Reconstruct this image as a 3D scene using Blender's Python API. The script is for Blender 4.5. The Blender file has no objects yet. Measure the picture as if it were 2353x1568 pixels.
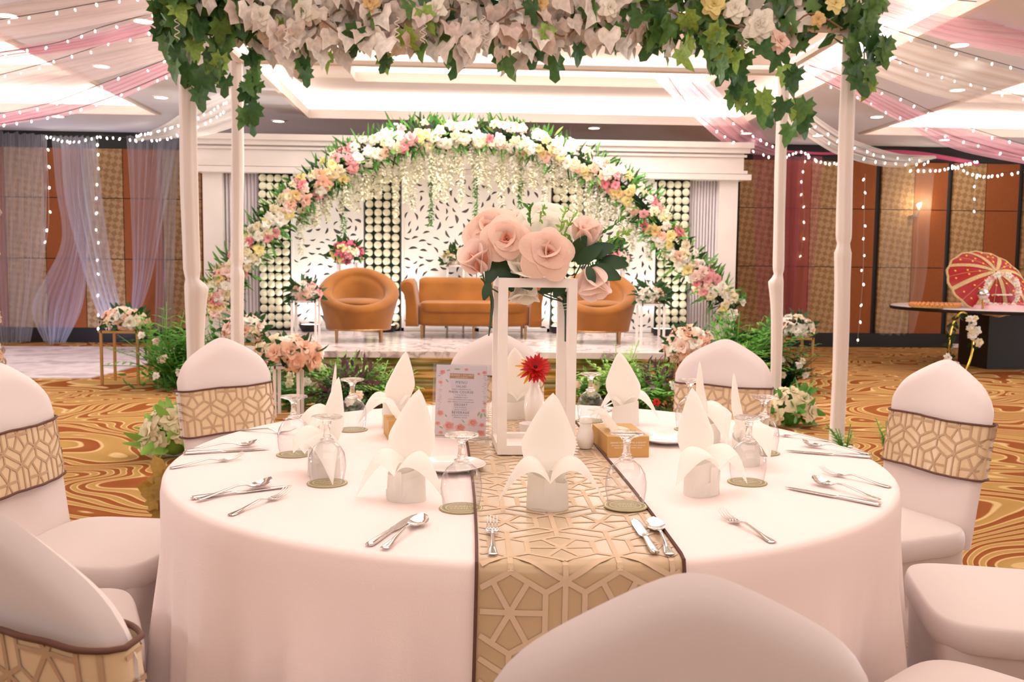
import bpy, math, random
import numpy as np
from mathutils import Vector, Matrix, Euler
R_ = random.Random(7)
sc = bpy.context.scene
COL = sc.collection
PI = math.pi
# ---------------------------------------------------------------- camera, world, lights, exposure
F_PX, PITCH, ROLL, YAW, CAM_Z = 2134.2, .08221, .01089, .05443, 1.2627
_fw = Vector((math.sin(YAW)*math.cos(PITCH), math.cos(YAW)*math.cos(PITCH), -math.sin(PITCH)))
_r0 = _fw.cross(Vector((0, 0, 1))).normalized(); _u0 = _r0.cross(_fw)
_rt = _r0*math.cos(ROLL) + _u0*math.sin(ROLL); _up = _u0*math.cos(ROLL) - _r0*math.sin(ROLL)
cam = bpy.data.cameras.new('camera'); cam_o = bpy.data.objects.new('camera', cam); COL.objects.link(cam_o)
m = Matrix((_rt, _up, -_fw)).transposed().to_4x4(); m.translation = (0, 0, CAM_Z); cam_o.matrix_world = m
cam.sensor_width = 36; cam.lens = F_PX/2353*36; cam.clip_start = .05; cam.clip_end = 100
cam.dof.use_dof = True; cam.dof.focus_distance = 2.05; cam.dof.aperture_fstop = 10
sc.camera = cam_o
sc.view_settings.view_transform = 'Standard'; sc.view_settings.look = 'None'
sc.view_settings.gamma = 1; sc.view_settings.use_curve_mapping = False
sc.view_settings.exposure = .2
sc.cycles.use_denoising = True
sc.cycles.transparent_max_bounces = 24
sc.cycles.max_bounces = 8
sc.cycles.sample_clamp_indirect = 4
w = bpy.data.worlds.new('World'); sc.world = w; w.use_nodes = True
bg = w.node_tree.nodes['Background']; bg.inputs[0].default_value = (1, .96, .97, 1); bg.inputs[1].default_value = .52

def lamp(name, kind, loc, power, col, rot=(0, 0, 0), size=1, size_y=None, spot=None):
    l = bpy.data.lights.new(name, kind); l.energy = power; l.color = col
    if kind == 'AREA':
        l.shape = 'RECTANGLE'; l.size = size; l.size_y = size_y or size
    elif kind == 'SPOT':
        l.spot_size = spot; l.spot_blend = .6; l.shadow_soft_size = size
    else:
        l.shadow_soft_size = size
    o = bpy.data.objects.new(name, l); COL.objects.link(o); o.location = loc; o.rotation_euler = rot
    return o
CEIL = 3.2
WARM = (1, .94, .90)
lamp('tray_light', 'AREA', (.4, 2.6, 3.75), 80, (1, .94, .90), size=4.2, size_y=3.6)
lamp('tray_light', 'AREA', (.4, 8.6, 3.7), 200, WARM, size=4.2, size_y=4.5)
lamp('tray_light', 'AREA', (-6.3, 8.0, 3.7), 90, WARM, size=3.5, size_y=6)
lamp('tray_light', 'AREA', (8.0, 8.0, 3.7), 90, WARM, size=3.5, size_y=6)

lamp('added_bounce_fill', 'AREA', (.2, -1.3, 3.1), 24, (1, .96, .92), rot=(math.radians(38), 0, 0), size=3.4, size_y=2.2)  # added lamp behind the camera, imitates ceiling-bounced flash to lift the fronts
for ux, uy, ua in ((-9.5, 5, 62), (-9.5, 10, 62), (12, 5, -62), (12, 10, -62)):      # unseen spots added past both sides to brighten the ceiling
    lamp('added_ceiling_fill', 'SPOT', (ux, uy, .4), 540, (.96, .96, 1), rot=(0, math.radians(180+ua), 0), size=.3, spot=2.0)
# ---------------------------------------------------------------- helpers
def P(px, py, Y):
    d = _fw + _rt*((px-1176.5)/F_PX) - _up*((py-784)/F_PX)
    d = d*(Y/d.y); return Vector((d.x, d.y, d.z+CAM_Z))
def T(px, py, z=.76):
    d = _fw + _rt*((px-1176.5)/F_PX) - _up*((py-784)/F_PX)
    d = d*((z-CAM_Z)/d.z); return Vector((d.x, d.y, z))
def lin(h):
    if isinstance(h, (tuple, list)): return tuple(h)[:3]
    o = []
    for i in (0, 2, 4):
        c = int(h[i:i+2], 16)/255; o.append(c/12.92 if c <= .04045 else ((c+.055)/1.055)**2.4)
    return tuple(o)
class NT:
    def __init__(s, name):
        s.m = bpy.data.materials.new(name); s.m.use_nodes = True; s.t = s.m.node_tree; s.b = s.t.nodes['Principled BSDF']; s.o = s.t.nodes['Material Output']
    def n(s, typ, **kw):
        x = s.t.nodes.new(typ)
        for k, v in kw.items():
            if k.startswith('i_'): x.inputs[int(k[2:])].default_value = v
            else: setattr(x, k, v)
        return x
    def l(s, a, b): s.t.links.new(a, b)
    def math(s, op, a, b=None, c=None):
        x = s.n('ShaderNodeMath', operation=op)
        for i, q in enumerate((a, b, c)):
            if q is None: continue
            if isinstance(q, (int, float)): x.inputs[i].default_value = q
            else: s.l(q, x.inputs[i])
        return x.outputs[0]
    def ramp(s, fac, stops, interp='LINEAR'):
        x = s.n('ShaderNodeValToRGB'); x.color_ramp.interpolation = interp; e = x.color_ramp.elements
        while len(e) < len(stops): e.new(.5)
        for q, (p, c) in zip(e, stops): q.position = p; q.color = (*lin(c), 1)
        s.l(fac, x.inputs[0]); return x.outputs[0]
def mat(name, col, rough=.6, metal=0, spec=.5, var=0, scale=8, bump=0, bscale=60, emit=None, es=1, sheen=0, trans=0, coat=0, stretch=None):
    k = NT(name); b = k.b; c = lin(col)
    b.inputs['Base Color'].default_value = (*c, 1); b.inputs['Roughness'].default_value = rough
    b.inputs['Metallic'].default_value = metal; b.inputs['Specular IOR Level'].default_value = spec
    if coat: b.inputs['Coat Weight'].default_value = coat
    if sheen: b.inputs['Sheen Weight'].default_value = sheen
    if emit: b.inputs['Emission Color'].default_value = (*lin(emit), 1); b.inputs['Emission Strength'].default_value = es
    tc = k.n('ShaderNodeTexCoord'); src = tc.outputs['Object']
    if stretch:
        mp = k.n('ShaderNodeMapping'); mp.inputs['Scale'].default_value = stretch; k.l(src, mp.inputs[0]); src = mp.outputs[0]
    if var:
        no = k.n('ShaderNodeTexNoise'); no.inputs['Scale'].default_value = scale; no.inputs['Detail'].default_value = 4; k.l(src, no.inputs[0])
        r = k.ramp(no.outputs[0], [(.3, tuple(max(0, x*(1-var)) for x in c)), (.7, tuple(min(1, x*(1+var*.6)) for x in c))]); k.l(r, b.inputs['Base Color'])
    if bump:
        no = k.n('ShaderNodeTexNoise'); no.inputs['Scale'].default_value = bscale; no.inputs['Detail'].default_value = 3; k.l(src, no.inputs[0])
        bp = k.n('ShaderNodeBump'); bp.inputs['Strength'].default_value = bump; bp.inputs['Distance'].default_value = .01
        k.l(no.outputs[0], bp.inputs['Height']); k.l(bp.outputs[0], b.inputs['Normal'])
    if trans:  # a little light through thin petals, leaves and cloth
        tr = k.n('ShaderNodeBsdfTranslucent'); tr.inputs[0].default_value = (*c, 1)
        mx = k.n('ShaderNodeMixShader'); mx.inputs[0].default_value = trans; k.l(b.outputs[0], mx.inputs[1]); k.l(tr.outputs[0], mx.inputs[2]); k.l(mx.outputs[0], k.o.inputs[0])
    return k.m
def sheer(name, col, dens=.4, fold=30):
    k = NT(name); k.t.nodes.remove(k.b)
    d = k.n('ShaderNodeBsdfDiffuse'); d.inputs[0].default_value = (*lin(col), 1)
    t = k.n('ShaderNodeBsdfTranslucent'); t.inputs[0].default_value = (*lin(col), 1)
    a = k.n('ShaderNodeMixShader'); a.inputs[0].default_value = .5; k.l(d.outputs[0], a.inputs[1]); k.l(t.outputs[0], a.inputs[2])
    tr = k.n('ShaderNodeBsdfTransparent'); mx = k.n('ShaderNodeMixShader')
    uv = k.n('ShaderNodeTexCoord'); mp = k.n('ShaderNodeMapping'); mp.inputs['Scale'].default_value = (fold, 1.2, 1); k.l(uv.outputs['UV'], mp.inputs[0])
    no = k.n('ShaderNodeTexNoise'); no.inputs['Scale'].default_value = 1; no.inputs['Detail'].default_value = 3; k.l(mp.outputs[0], no.inputs[0])
    mr = k.n('ShaderNodeMapRange'); mr.inputs[1].default_value = .3; mr.inputs[2].default_value = .7; mr.inputs[3].default_value = dens*.65; mr.inputs[4].default_value = min(1, dens*1.35)
    k.l(no.outputs[0], mr.inputs[0]); k.l(mr.outputs[0], mx.inputs[0]); k.l(tr.outputs[0], mx.inputs[1]); k.l(a.outputs[0], mx.inputs[2]); k.l(mx.outputs[0], k.o.inputs[0])
    return k.m
def emis(name, col, s):
    k = NT(name); b = k.b; b.inputs['Base Color'].default_value = (.8, .8, .8, 1)
    b.inputs['Emission Color'].default_value = (*lin(col), 1); b.inputs['Emission Strength'].default_value = s; return k.m

class MB:
    def __init__(s): s.v = []; s.f = []; s.uv = {}
    def grid(s, fn, nu, nv, cu=False, cv=False):
        b = len(s.v); NU = nu if cu else nu+1; NV = nv if cv else nv+1
        for j in range(NV):
            for i in range(NU): s.v.append(tuple(fn(i/nu, j/nv)))
        for j in range(nv):
            for i in range(nu):
                q = (b+j*NU+i, b+j*NU+(i+1) % NU, b+((j+1) % NV)*NU+(i+1) % NU, b+((j+1) % NV)*NU+i)
                s.uv[len(s.f)] = ((i/nu, j/nv), ((i+1)/nu, j/nv), ((i+1)/nu, (j+1)/nv), (i/nu, (j+1)/nv)); s.f.append(q)
        return s
    def fan(s, pts, c=None):
        b = len(s.v); s.v += [tuple(p) for p in pts]
        if c is None: s.f.append(tuple(range(b, b+len(pts))))
        else:
            s.v.append(tuple(c)); k = len(s.v)-1
            for i in range(len(pts)): s.f.append((b+i, b+(i+1) % len(pts), k))
        return s
    def box(s, c, d, rot=None, bev=0):
        hx, hy, hz = d[0]/2, d[1]/2, d[2]/2; b = len(s.v); c = Vector(c)
        rm = Euler(rot).to_matrix() if rot else None
        for z in (-hz, hz):
            for x, y in ((-hx, -hy), (hx, -hy), (hx, hy), (-hx, hy)):
                p = Vector((x, y, z)); s.v.append(tuple(c+(rm @ p if rm else p)))
        for q in ((3, 2, 1, 0), (4, 5, 6, 7), (0, 1, 5, 4), (1, 2, 6, 5), (2, 3, 7, 6), (3, 0, 4, 7)): s.f.append(tuple(b+i for i in q))
        return s
    def bbox(s, lo, hi): return s.box([(a+b)/2 for a, b in zip(lo, hi)], [abs(b-a) for a, b in zip(lo, hi)])
    def tube(s, pts, r, n=8, flat=1, closed=False):
        pts = [Vector(p) for p in pts]; N = len(pts); rr = r if isinstance(r, (list, tuple)) else [r]*N; b = len(s.v); px = None
        for i, p in enumerate(pts):
            if closed: t = (pts[(i+1) % N]-pts[i-1]).normalized()
            else: t = (pts[min(i+1, N-1)]-pts[max(i-1, 0)]).normalized()
            if px is None:
                a = Vector((0, 0, 1)) if abs(t.z) < .9 else Vector((1, 0, 0)); px = t.cross(a).normalized()
            else: px = (px-t*px.dot(t)).normalized()
            py = t.cross(px)
            for k in range(n):
                an = 2*PI*k/n; s.v.append(tuple(p+px*(math.cos(an)*rr[i])+py*(math.sin(an)*rr[i]*flat)))
        for i in range(N if closed else N-1):
            for k in range(n):
                j = (i+1) % N; s.f.append((b+i*n+k, b+i*n+(k+1) % n, b+j*n+(k+1) % n, b+j*n+k))
        if not closed:
            s.f.append(tuple(b+k for k in reversed(range(n)))); s.f.append(tuple(b+(N-1)*n+k for k in range(n)))
        return s
    def lathe(s, prof, n=24, c=(0, 0, 0)):
        b = len(s.v)
        for r, z in prof:
            for k in range(n):
                a = 2*PI*k/n; s.v.append((c[0]+r*math.cos(a), c[1]+r*math.sin(a), c[2]+z))
        for i in range(len(prof)-1):
            for k in range(n): s.f.append((b+i*n+k, b+i*n+(k+1) % n, b+(i+1)*n+(k+1) % n, b+(i+1)*n+k))
        if prof[0][0] > 1e-5 : pass
        return s
    def disc(s, c, r, n=24, up=1, rx=1):
        pts = [(c[0]+r*rx*math.cos(2*PI*k/n), c[1]+r*math.sin(2*PI*k/n), c[2]) for k in range(n)]
        return s.fan(pts if up > 0 else pts[::-1])
    def ball(s, c, r, nu=8, nv=5, sq=(1, 1, 1)):
        return s.grid(lambda u, v: (c[0]+r*sq[0]*math.sin(PI*(.02+.96*v))*math.cos(2*PI*u), c[1]+r*sq[1]*math.sin(PI*(.02+.96*v))*math.sin(2*PI*u), c[2]-r*sq[2]*math.cos(PI*(.02+.96*v))), nu, nv, cu=True)
    def add(s, o, mtx):
        b = len(s.v)
        s.v += [tuple(mtx @ Vector(p)) for p in o.v]; s.f += [tuple(i+b for i in q) for q in o.f]; return s
    def xf(s, mtx): s.v = [tuple(mtx @ Vector(p)) for p in s.v]; return s
    def mesh(s, name, m, ang=.7, smooth=True):
        me = bpy.data.meshes.new(name); me.from_pydata(s.v, [], s.f)
        if s.uv:
            L = me.uv_layers.new(name='UV').data
            for fi, uvs in s.uv.items():
                st = me.polygons[fi].loop_start
                for k, q in enumerate(uvs): L[st+k].uv = q
        for q in (m if isinstance(m, list) else [m]): me.materials.append(q)
        if smooth:
            me.polygons.foreach_set('use_smooth', [True]*len(me.polygons)); me.set_sharp_from_angle(angle=ang)
        me.update(); return me
def link(name, me, parent=None, mtx=None, kind=None, label=None):
    o = bpy.data.objects.new(name, me); COL.objects.link(o)
    if parent: o.parent = parent
    if mtx is not None: o.matrix_local = mtx if isinstance(mtx, Matrix) else Matrix.Translation(mtx)
    if kind: o['kind'] = kind
    if label: o['label'] = label
    return o
def obj(name, mb, m, parent=None, mtx=None, kind=None, label=None, ang=.7, smooth=True):
    return link(name, mb.mesh(name, m, ang, smooth), parent, mtx, kind, label)
def tag(o, label, cat, group=None):
    o['label'] = label; o['category'] = cat
    if group: o['group'] = group
    return o
def thing(name, label, cat, loc=(0, 0, 0), rz=0, group=None):
    o = bpy.data.objects.new(name, None); COL.objects.link(o); o.location = loc; o.rotation_euler = (0, 0, rz); o.empty_display_size = .1
    return tag(o, label, cat, group)
def struct(name, mb, m, parent=None, smooth=True):
    o = obj(name, mb, m, parent, smooth=smooth)
    if not parent: o['kind'] = 'structure'
    return o
def dup(root, loc=None, rz=None, label=None, mtx=None):
    r = root.copy(); COL.objects.link(r)
    if mtx is not None: r.matrix_world = mtx
    if loc is not None: r.location = loc
    if rz is not None: r.rotation_euler = (0, 0, rz)
    if label: r['label'] = label
    for ch in kids[root] if root in kids else [c for c in root.children]:
        c = ch.copy(); COL.objects.link(c); c.parent = r
        for g in [q for q in ch.children]:
            d = g.copy(); COL.objects.link(d); d.parent = c
    return r
kids = {}
def TRS(loc, rot=(0, 0, 0), s=1):
    sv = (s, s, s) if isinstance(s, (int, float)) else s
    return Matrix.LocRotScale(Vector(loc), Euler(rot), Vector(sv))
def aim(loc, nrm, spin=0, s=1):   # local +Z along nrm
    q = Vector(nrm).to_track_quat('Z', 'Y'); return Matrix.Translation(loc) @ q.to_matrix().to_4x4() @ Matrix.Rotation(spin, 4, 'Z') @ Matrix.Scale(s, 4)
def sm(a, b, x): t = max(0, min(1, (x-a)/(b-a))); return t*t*(3-2*t)
def spl(pts, n):     # smooth polyline through points
    pts = [Vector(p) for p in pts]; out = []; N = len(pts)-1
    for k in range(n+1):
        x = k/n*N; i = min(int(x), N-1); t = x-i
        p0, p1, p2, p3 = pts[max(i-1, 0)], pts[i], pts[i+1], pts[min(i+2, N)]
        out.append(.5*((2*p1)+(p2-p0)*t+(2*p0-5*p1+4*p2-p3)*t*t+(3*p1-p0-3*p2+p3)*t*t*t))
    return out
# ---------------------------------------------------------------- materials
m_cloth = mat('white_linen', 'F5E2DE', .75, spec=.25, bump=.04, bscale=220, sheen=.15)
m_spandex = mat('white_spandex', 'DCCDC9', .5, spec=.35, sheen=.2)
m_napkin = mat('napkin_cotton', 'FFFBF5', .8, spec=.2, trans=.4)
m_sash = mat('champagne_satin', 'D9BC94', .36, spec=.6, sheen=.3)
m_sash_line = mat('woven_line', 'B99878', .6, spec=.3)
m_run = mat('tan_satin', 'BFA27C', .34, spec=.6, sheen=.3)
m_run_line = mat('runner_weave', 'D0B598', .7, spec=.2)
m_trim = mat('brown_binding', '5E382B', .7)
m_steel = mat('polished_steel', 'D9D4D2', .12, metal=1)
m_black = mat('black_paint', '120D0B', .5)
m_gold = mat('gold_metal', 'C79A5A', .3, metal=1)
m_white = mat('white_paint', 'E3D9D3', .5, var=.04, scale=3)
# ---------------------------------------------------------------- floor: carpet with swirling cream bands
k = NT('swirl_carpet'); tc = k.n('ShaderNodeTexCoord'); mp = k.n('ShaderNodeMapping'); mp.inputs['Scale'].default_value = (.75, 1.0, 1); k.l(tc.outputs['Object'], mp.inputs[0])
no = k.n('ShaderNodeTexNoise'); no.inputs['Scale'].default_value = 1.0; no.inputs['Detail'].default_value = .3; no.inputs['Distortion'].default_value = 1.1; k.l(mp.outputs[0], no.inputs[0])
n2 = k.n('ShaderNodeTexNoise'); n2.inputs['Scale'].default_value = 3.0; n2.inputs['Detail'].default_value = 1; k.l(mp.outputs[0], n2.inputs[0])
ph = k.math('ADD', k.math('MULTIPLY', no.outputs[0], 15.0), k.math('MULTIPLY', n2.outputs[0], .25))
fr = k.math('FRACT', ph)
c1 = k.ramp(fr, [(0, '9C5A2A'), (.36, '93501F'), (.40, 'DDBB82'), (.46, 'DDBB82'), (.49, 'BF9858'), (.82, 'B88F50'), (.86, 'E0C088'), (.93, 'DDBB82'), (.97, '9C5A2A')])
n3 = k.n('ShaderNodeTexNoise'); n3.inputs['Scale'].default_value = 260; k.l(tc.outputs['Object'], n3.inputs[0])
mx = k.n('ShaderNodeMix', data_type='RGBA', blend_type='MULTIPLY'); mx.inputs[0].default_value = .35; k.l(c1, mx.inputs[6]); k.l(k.ramp(n3.outputs[0], [(.35, (.45,.45,.45)), (.6, (1, 1, 1))]), mx.inputs[7])
k.l(mx.outputs[2], k.b.inputs['Base Color']); k.b.inputs['Roughness'].default_value = .95; k.b.inputs['Specular IOR Level'].default_value = .1
bp = k.n('ShaderNodeBump'); bp.inputs['Strength'].default_value = .4; bp.inputs['Distance'].default_value = .01; k.l(n3.outputs[0], bp.inputs['Height']); k.l(bp.outputs[0], k.b.inputs['Normal'])
m_carpet = k.m
struct('floor', MB().box((1, 5, -.05), (30, 22, .1)), m_carpet, smooth=False)
# ---------------------------------------------------------------- back wall with fabric panels
WY = 14.6
k = NT('houndstooth_fabric'); tc = k.n('ShaderNodeTexCoord'); mp = k.n('ShaderNodeMapping'); mp.inputs['Rotation'].default_value = (0, .62, 0); k.l(tc.outputs['Object'], mp.inputs[0])
ck = k.n('ShaderNodeTexChecker'); ck.inputs['Scale'].default_value = 14; ck.inputs[1].default_value = (*lin('B39066'), 1); ck.inputs[2].default_value = (*lin('97734A'), 1)
no = k.n('ShaderNodeTexNoise'); no.inputs['Scale'].default_value = 14; k.l(mp.outputs[0], no.inputs[0])
va = k.n('ShaderNodeVectorMath', operation='MULTIPLY_ADD'); k.l(no.outputs[1], va.inputs[0]); va.inputs[1].default_value = (.06, 0, .06); k.l(mp.outputs[0], va.inputs[2]); k.l(va.outputs[0], ck.inputs[0])
k.l(ck.outputs[0], k.b.inputs['Base Color']); k.b.inputs['Roughness'].default_value = .9; m_hound = k.m
m_orange = mat('rust_fabric', '935024', .9, var=.08, scale=30)
wall = struct('wall_back', MB().bbox((-14, WY, 0), (18, WY+.2, 3.4)), m_black, smooth=False)
me_cache = {}
def wpanel(nm, x0, x1, z0, z1, mm):
    key = (nm, round(x1-x0, 3), round(z1-z0, 3))
    if key not in me_cache:
        wd, h = x1-x0, z1-z0
        b = MB().box((0, -.025, 0), (wd-.012, .05, h-.012)); me_cache[key] = b.mesh(nm, mm, smooth=False)
    link(nm, me_cache[key], wall, Matrix.Translation(((x0+x1)/2, WY, (z0+z1)/2)))
xs = []
x = -7.49
while x < 4.2: xs += [('o', x, x+.585), ('p', x+.585, x+1.17)]; x += 1.17
xs += [('p', 4.36, 5.02), ('o', 5.02, 5.50), ('p', 5.50, 6.0), ('o', 6.0, 6.55)]
x = 6.64
while x < 12: xs += [('p', x, x+.535), ('o', x+.535, x+1.08)]; x += 1.17
for t, a, b in xs:
    for z0, z1 in ((.22, 1.28), (1.28, 2.2), (2.2, 2.95)):
        wpanel('pattern_panel' if t == 'p' else 'orange_panel', a, b, z0, z1, m_hound if t == 'p' else m_orange)
struct('baseboard_back', MB().bbox((-14, WY-.06, 0), (18, WY, .22)), m_black, smooth=False)
# ---------------------------------------------------------------- ceiling with stepped light trays
m_ceil = mat('ceiling_paint', 'E4E3EA', .8)
m_fasc = mat('tray_paint', 'F4E6DC', .7)
m_cove = emis('cove_glow', 'FFF1E6', 3.0)
m_dome = emis('dome_glow', 'FFF4EA', 2.2)
trays = [(-9.4, -4.0, -3.0, 12.75), (-2.1, 3.8, -3.0, 12.75), (5.7, 11.2, -3.0, 13.3)]
cb = MB()
def slab(b, x0, x1, y0, y1, z=CEIL, t=.06):
    b.bbox((x0, y0, z), (x1, y1, z+t))
xe = [-14] + [q for t in trays for q in t[:2]] + [18]
for i in range(0, len(xe), 2): slab(cb, xe[i], xe[i+1], -4, WY)
for t in trays: slab(cb, t[0], t[1], t[3], WY); slab(cb, t[0], t[1], -4, t[2])
ceiling = struct('ceiling', cb, m_ceil, smooth=False)
def ring(b, x0, x1, y0, y1, ins, z, t):
    b.bbox((x0, y0, z), (x0+ins, y1, z+t)); b.bbox((x1-ins, y0, z), (x1, y1, z+t))
    b.bbox((x0+ins, y0, z), (x1-ins, y0+ins, z+t)); b.bbox((x0+ins, y1-ins, z), (x1-ins, y1, z+t))
for ti, (x0, x1, y0, y1) in enumerate(trays):
    fb = MB(); gb = MB(); z = CEIL; A = (x0, x1, y0, y1)
    for step in range(3):
        ring(fb, *A, .05, z-.02, .12)                                 # lip that hides the lamps
        B = (A[0]-.25, A[1]+.25, A[2]-.25, A[3]+.25)
        ring(gb, *B, .03, z+.12, .22)                                 # glowing cove wall behind the lip
        if step < 2:
            ring(fb, *B, .95, z+.34, .04)                             # next plate
            A = (B[0]+.95, B[1]-.95, B[2]+.95, B[3]-.95)
            z += .36
    fb.bbox((x0-.3, y0-.3, z+.34), (x1+.3, y1+.3, z+.38))
    obj('tray_step', fb, m_fasc, ceiling, smooth=False); obj('cove_strip', gb, m_cove, ceiling, smooth=False)
db = MB(); db.lathe([(0.01, .0), (1.4, .0), (1.5, .05), (1.5, .14)], 48, (.85, 9.9, CEIL+.74)); obj('ceiling_dome', db, m_dome, ceiling)
m_down = emis('downlight_lens', 'FFF8F0', 12)
dl0 = None
DL = ['downlight before the backdrop lintel, above the arch shoulder by the fabric poles', 'downlight before the lintel, above the arch shoulder over the tub chair', 'downlight beside the pointed tray corner near the ivy pole cluster', 'downlight low over the wall above the sheer curtains', 'downlight seen through the blush-white drape',
 'downlight at the canopy ivy seen through a narrow pink drape', 'downlight in the top corner of the drapes over the floral pillar', 'downlight seen through the white drape corner beside the bright tray', 'downlight beside the high pink corner drape', 'downlight right above the long fabric pole and pink drape',
 'downlight shining through the end of the long pink drape', 'downlight over the white swag between the poles', 'downlight inside the pink swag by the slim pole', 'downlight hidden among the corner drapes beside the ivy', 'downlight at the crown of the flower arch']
for px, py in ((640,277),(1365,293),(370,222),(133,266),(233,150),(330,46),(17,33),(2200,205),(2205,101),(2015,267),(2170,320),(1880,310),(1715,305),(2040,130),(910,283)):
    q = T(px, py, CEIL)
    lb = DL.pop(0)
    if dl0 is None:
        dl0 = thing('downlight', lb, 'ceiling light', q, 0, 'recessed ceiling downlights')
        obj('lens', MB().disc((0, 0, -.012), .075, 20, -1), m_down, dl0, smooth=False)
        obj('trim_ring', MB().lathe([(.075, -.014), (.095, -.012), (.1, 0), (.075, -.001), (.075, -.014)], 20), m_fasc, dl0)
    else: dup(dl0, q, label=lb)
# ---------------------------------------------------------------- tablecloth
TC = Vector((.18, 2.435)); TR = .915; TZ = .76
rf = random.Random(3); folds = [(rf.randint(5, 9), rf.random()*6, .5), (rf.randint(11, 15), rf.random()*6, .6), (rf.randint(19, 25), rf.random()*6, .35), (37, rf.random()*6, .18)]
def cloth_r(th, s):          # s: length down the drop
    k_ = sum(a*math.sin(n*th+p) for n, p, a in folds)
    k_ = k_ if k_ > -.2 else -.2+(k_+.2)*.1; k_ = math.copysign(abs(k_)**1.25, k_)
    rg = lambda x, q: (1-abs(math.sin(x)))**q
    k2 = .6*rg(9.5*th+.4+.5*math.sin(2*th), 1.6)+.45*rg(15.5*th+1.3, 1.8)*(.6+.4*math.sin(3*th))+.3*rg(27*th+.7, 1.5)
    return TR + .004 + .015*s + .07*(k2-.3)*sm(.02, .45, s) + .028*k_*sm(.0, .5, s)
def clothfn(u, v):
    th = 2*PI*u
    if v < .3: r = .9*(v/.3); return (TC.x+r*math.cos(th), TC.y+r*math.sin(th), TZ)
    s = (v-.3)/.7
    if s < .12:
        a = s/.12*PI/2; r = .9+.016*math.sin(a); return (TC.x+r*math.cos(th), TC.y+r*math.sin(th), TZ-.016*(1-math.cos(a)))
    s2 = (s-.12)/.88*.735; r = cloth_r(th, s2); return (TC.x+r*math.cos(th), TC.y+r*math.sin(th), TZ-.016-s2)
cl = obj('tablecloth', MB().grid(clothfn, 300, 60, cu=True), m_cloth, ang=1.2)
tag(cl, 'white floor-length linen cloth over the round dining table', 'tablecloth')
# ---------------------------------------------------------------- runner with woven wheel pattern
def wheel_pattern(W, H, a=.14, ox=0, oy=0):      # line segments of the woven net, in cloth metres
    segs = []; hr = .37*a; c3 = a/math.sqrt(3)
    for j in range(-2, int(H/(a*.866))+3):
        for i in range(-2, int(W/a)+3):
            cx = ox+(i+.5*(j % 2))*a; cy = oy+j*a*.866
            cs = [(cx+hr*math.sin(PI/3*q), cy+hr*math.cos(PI/3*q)) for q in range(6)]
            ce = [(cx+c3*math.sin(PI/3*q), cy+c3*math.cos(PI/3*q)) for q in range(6)]
            for q in range(6):
                n_ = cs[(q+1) % 6]; segs += [(cs[q], n_), ((cx, cy), ((cs[q][0]+n_[0])/2, (cs[q][1]+n_[1])/2)), (cs[q], ce[q])]
                if q < 3: segs.append((ce[q], ce[q+1]))
    out = []
    for p, q in segs:
        x0, y0 = p; x1, y1 = q; t0, t1 = 0, 1; dx, dy = x1-x0, y1-y0; ok = True
        for d, lo, hi, o in ((dx, 0, W, x0), (dy, 0, H, y0)):
            if abs(d) < 1e-9:
                if o < lo or o > hi: ok = False
                continue
            a0, a1 = (lo-o)/d, (hi-o)/d
            if a0 > a1: a0, a1 = a1, a0
            t0, t1 = max(t0, a0), min(t1, a1)
        if ok and t1-t0 > .02: out.append(((x0+dx*t0, y0+dy*t0), (x0+dx*t1, y0+dy*t1)))
    return out
def lay_pattern(segs, wd, surf, sub=3):
    b = MB()
    for (x0, y0), (x1, y1) in segs:
        L = math.hypot(x1-x0, y1-y0); nx, ny = -(y1-y0)/L*wd/2, (x1-x0)/L*wd/2; k0 = len(b.v); n = max(1, int(L/.012)); lift = Vector((0, 0, R_.random()*.0003))
        for i in range(n+1):
            t = i/n; x, y = x0+(x1-x0)*t, y0+(y1-y0)*t
            b.v.append(tuple(surf(x+nx, y+ny)+lift)); b.v.append(tuple(surf(x-nx, y-ny)+lift))
        for i in range(n): b.f.append((k0+2*i, k0+2*i+1, k0+2*i+3, k0+2*i+2))
    return b
RX0, RW = .015, .362; RDROP = .44
def runsurf(x, y, off=0):     # x across, y along from the near hem
    X = RX0+x+.012*math.sin(y*2.2); dx = X-TC.x; Ye = TC.y-math.sqrt(.9**2-dx*dx); Yb = TC.y+math.sqrt(.9**2-dx*dx); L = Yb-Ye; y -= RDROP
    def edge(s):               # s>0 down the drop: (outward, z)
        if s < .025: a = s/.025*PI/2; return .018*math.sin(a), TZ+.003-.018*(1-math.cos(a))
        s -= .025; return .018+.085*s+.006*math.sin(x*22)*s*2, TZ-.015-s
    if 0 <= y <= L: return Vector((X, Ye+y, TZ+.0025+off*.3))
    o, z = edge(-y if y < 0 else y-L); ext = off*(1 if abs(y) > .02 else .7)
    if y < 0: return Vector((X, Ye-o-.004-ext, z+off*.3))
    return Vector((X, Yb+o+.004+ext, z+off*.3))
RLEN = RDROP*2+1.8
run = obj('table_runner', MB().grid(lambda u, v: runsurf(u*RW, v*RLEN), 40, 200), m_run, ang=1.2)
tag(run, 'champagne satin table runner with brown binding across the round table', 'table runner')
obj('woven_pattern', lay_pattern(wheel_pattern(RW-.02, RLEN, .185, .05, .03), .0095, lambda x, y: runsurf(x+.01, y, .0022)), m_run_line, run, label='raised woven net pattern')
for sx in (.003, RW-.003):
    b = MB(); pts = [runsurf(sx, i/150*RLEN, .002) for i in range(151)]
    b.tube(pts, .0055, 6, .6); obj('binding', b, m_trim, run, label='dark brown binding')
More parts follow.
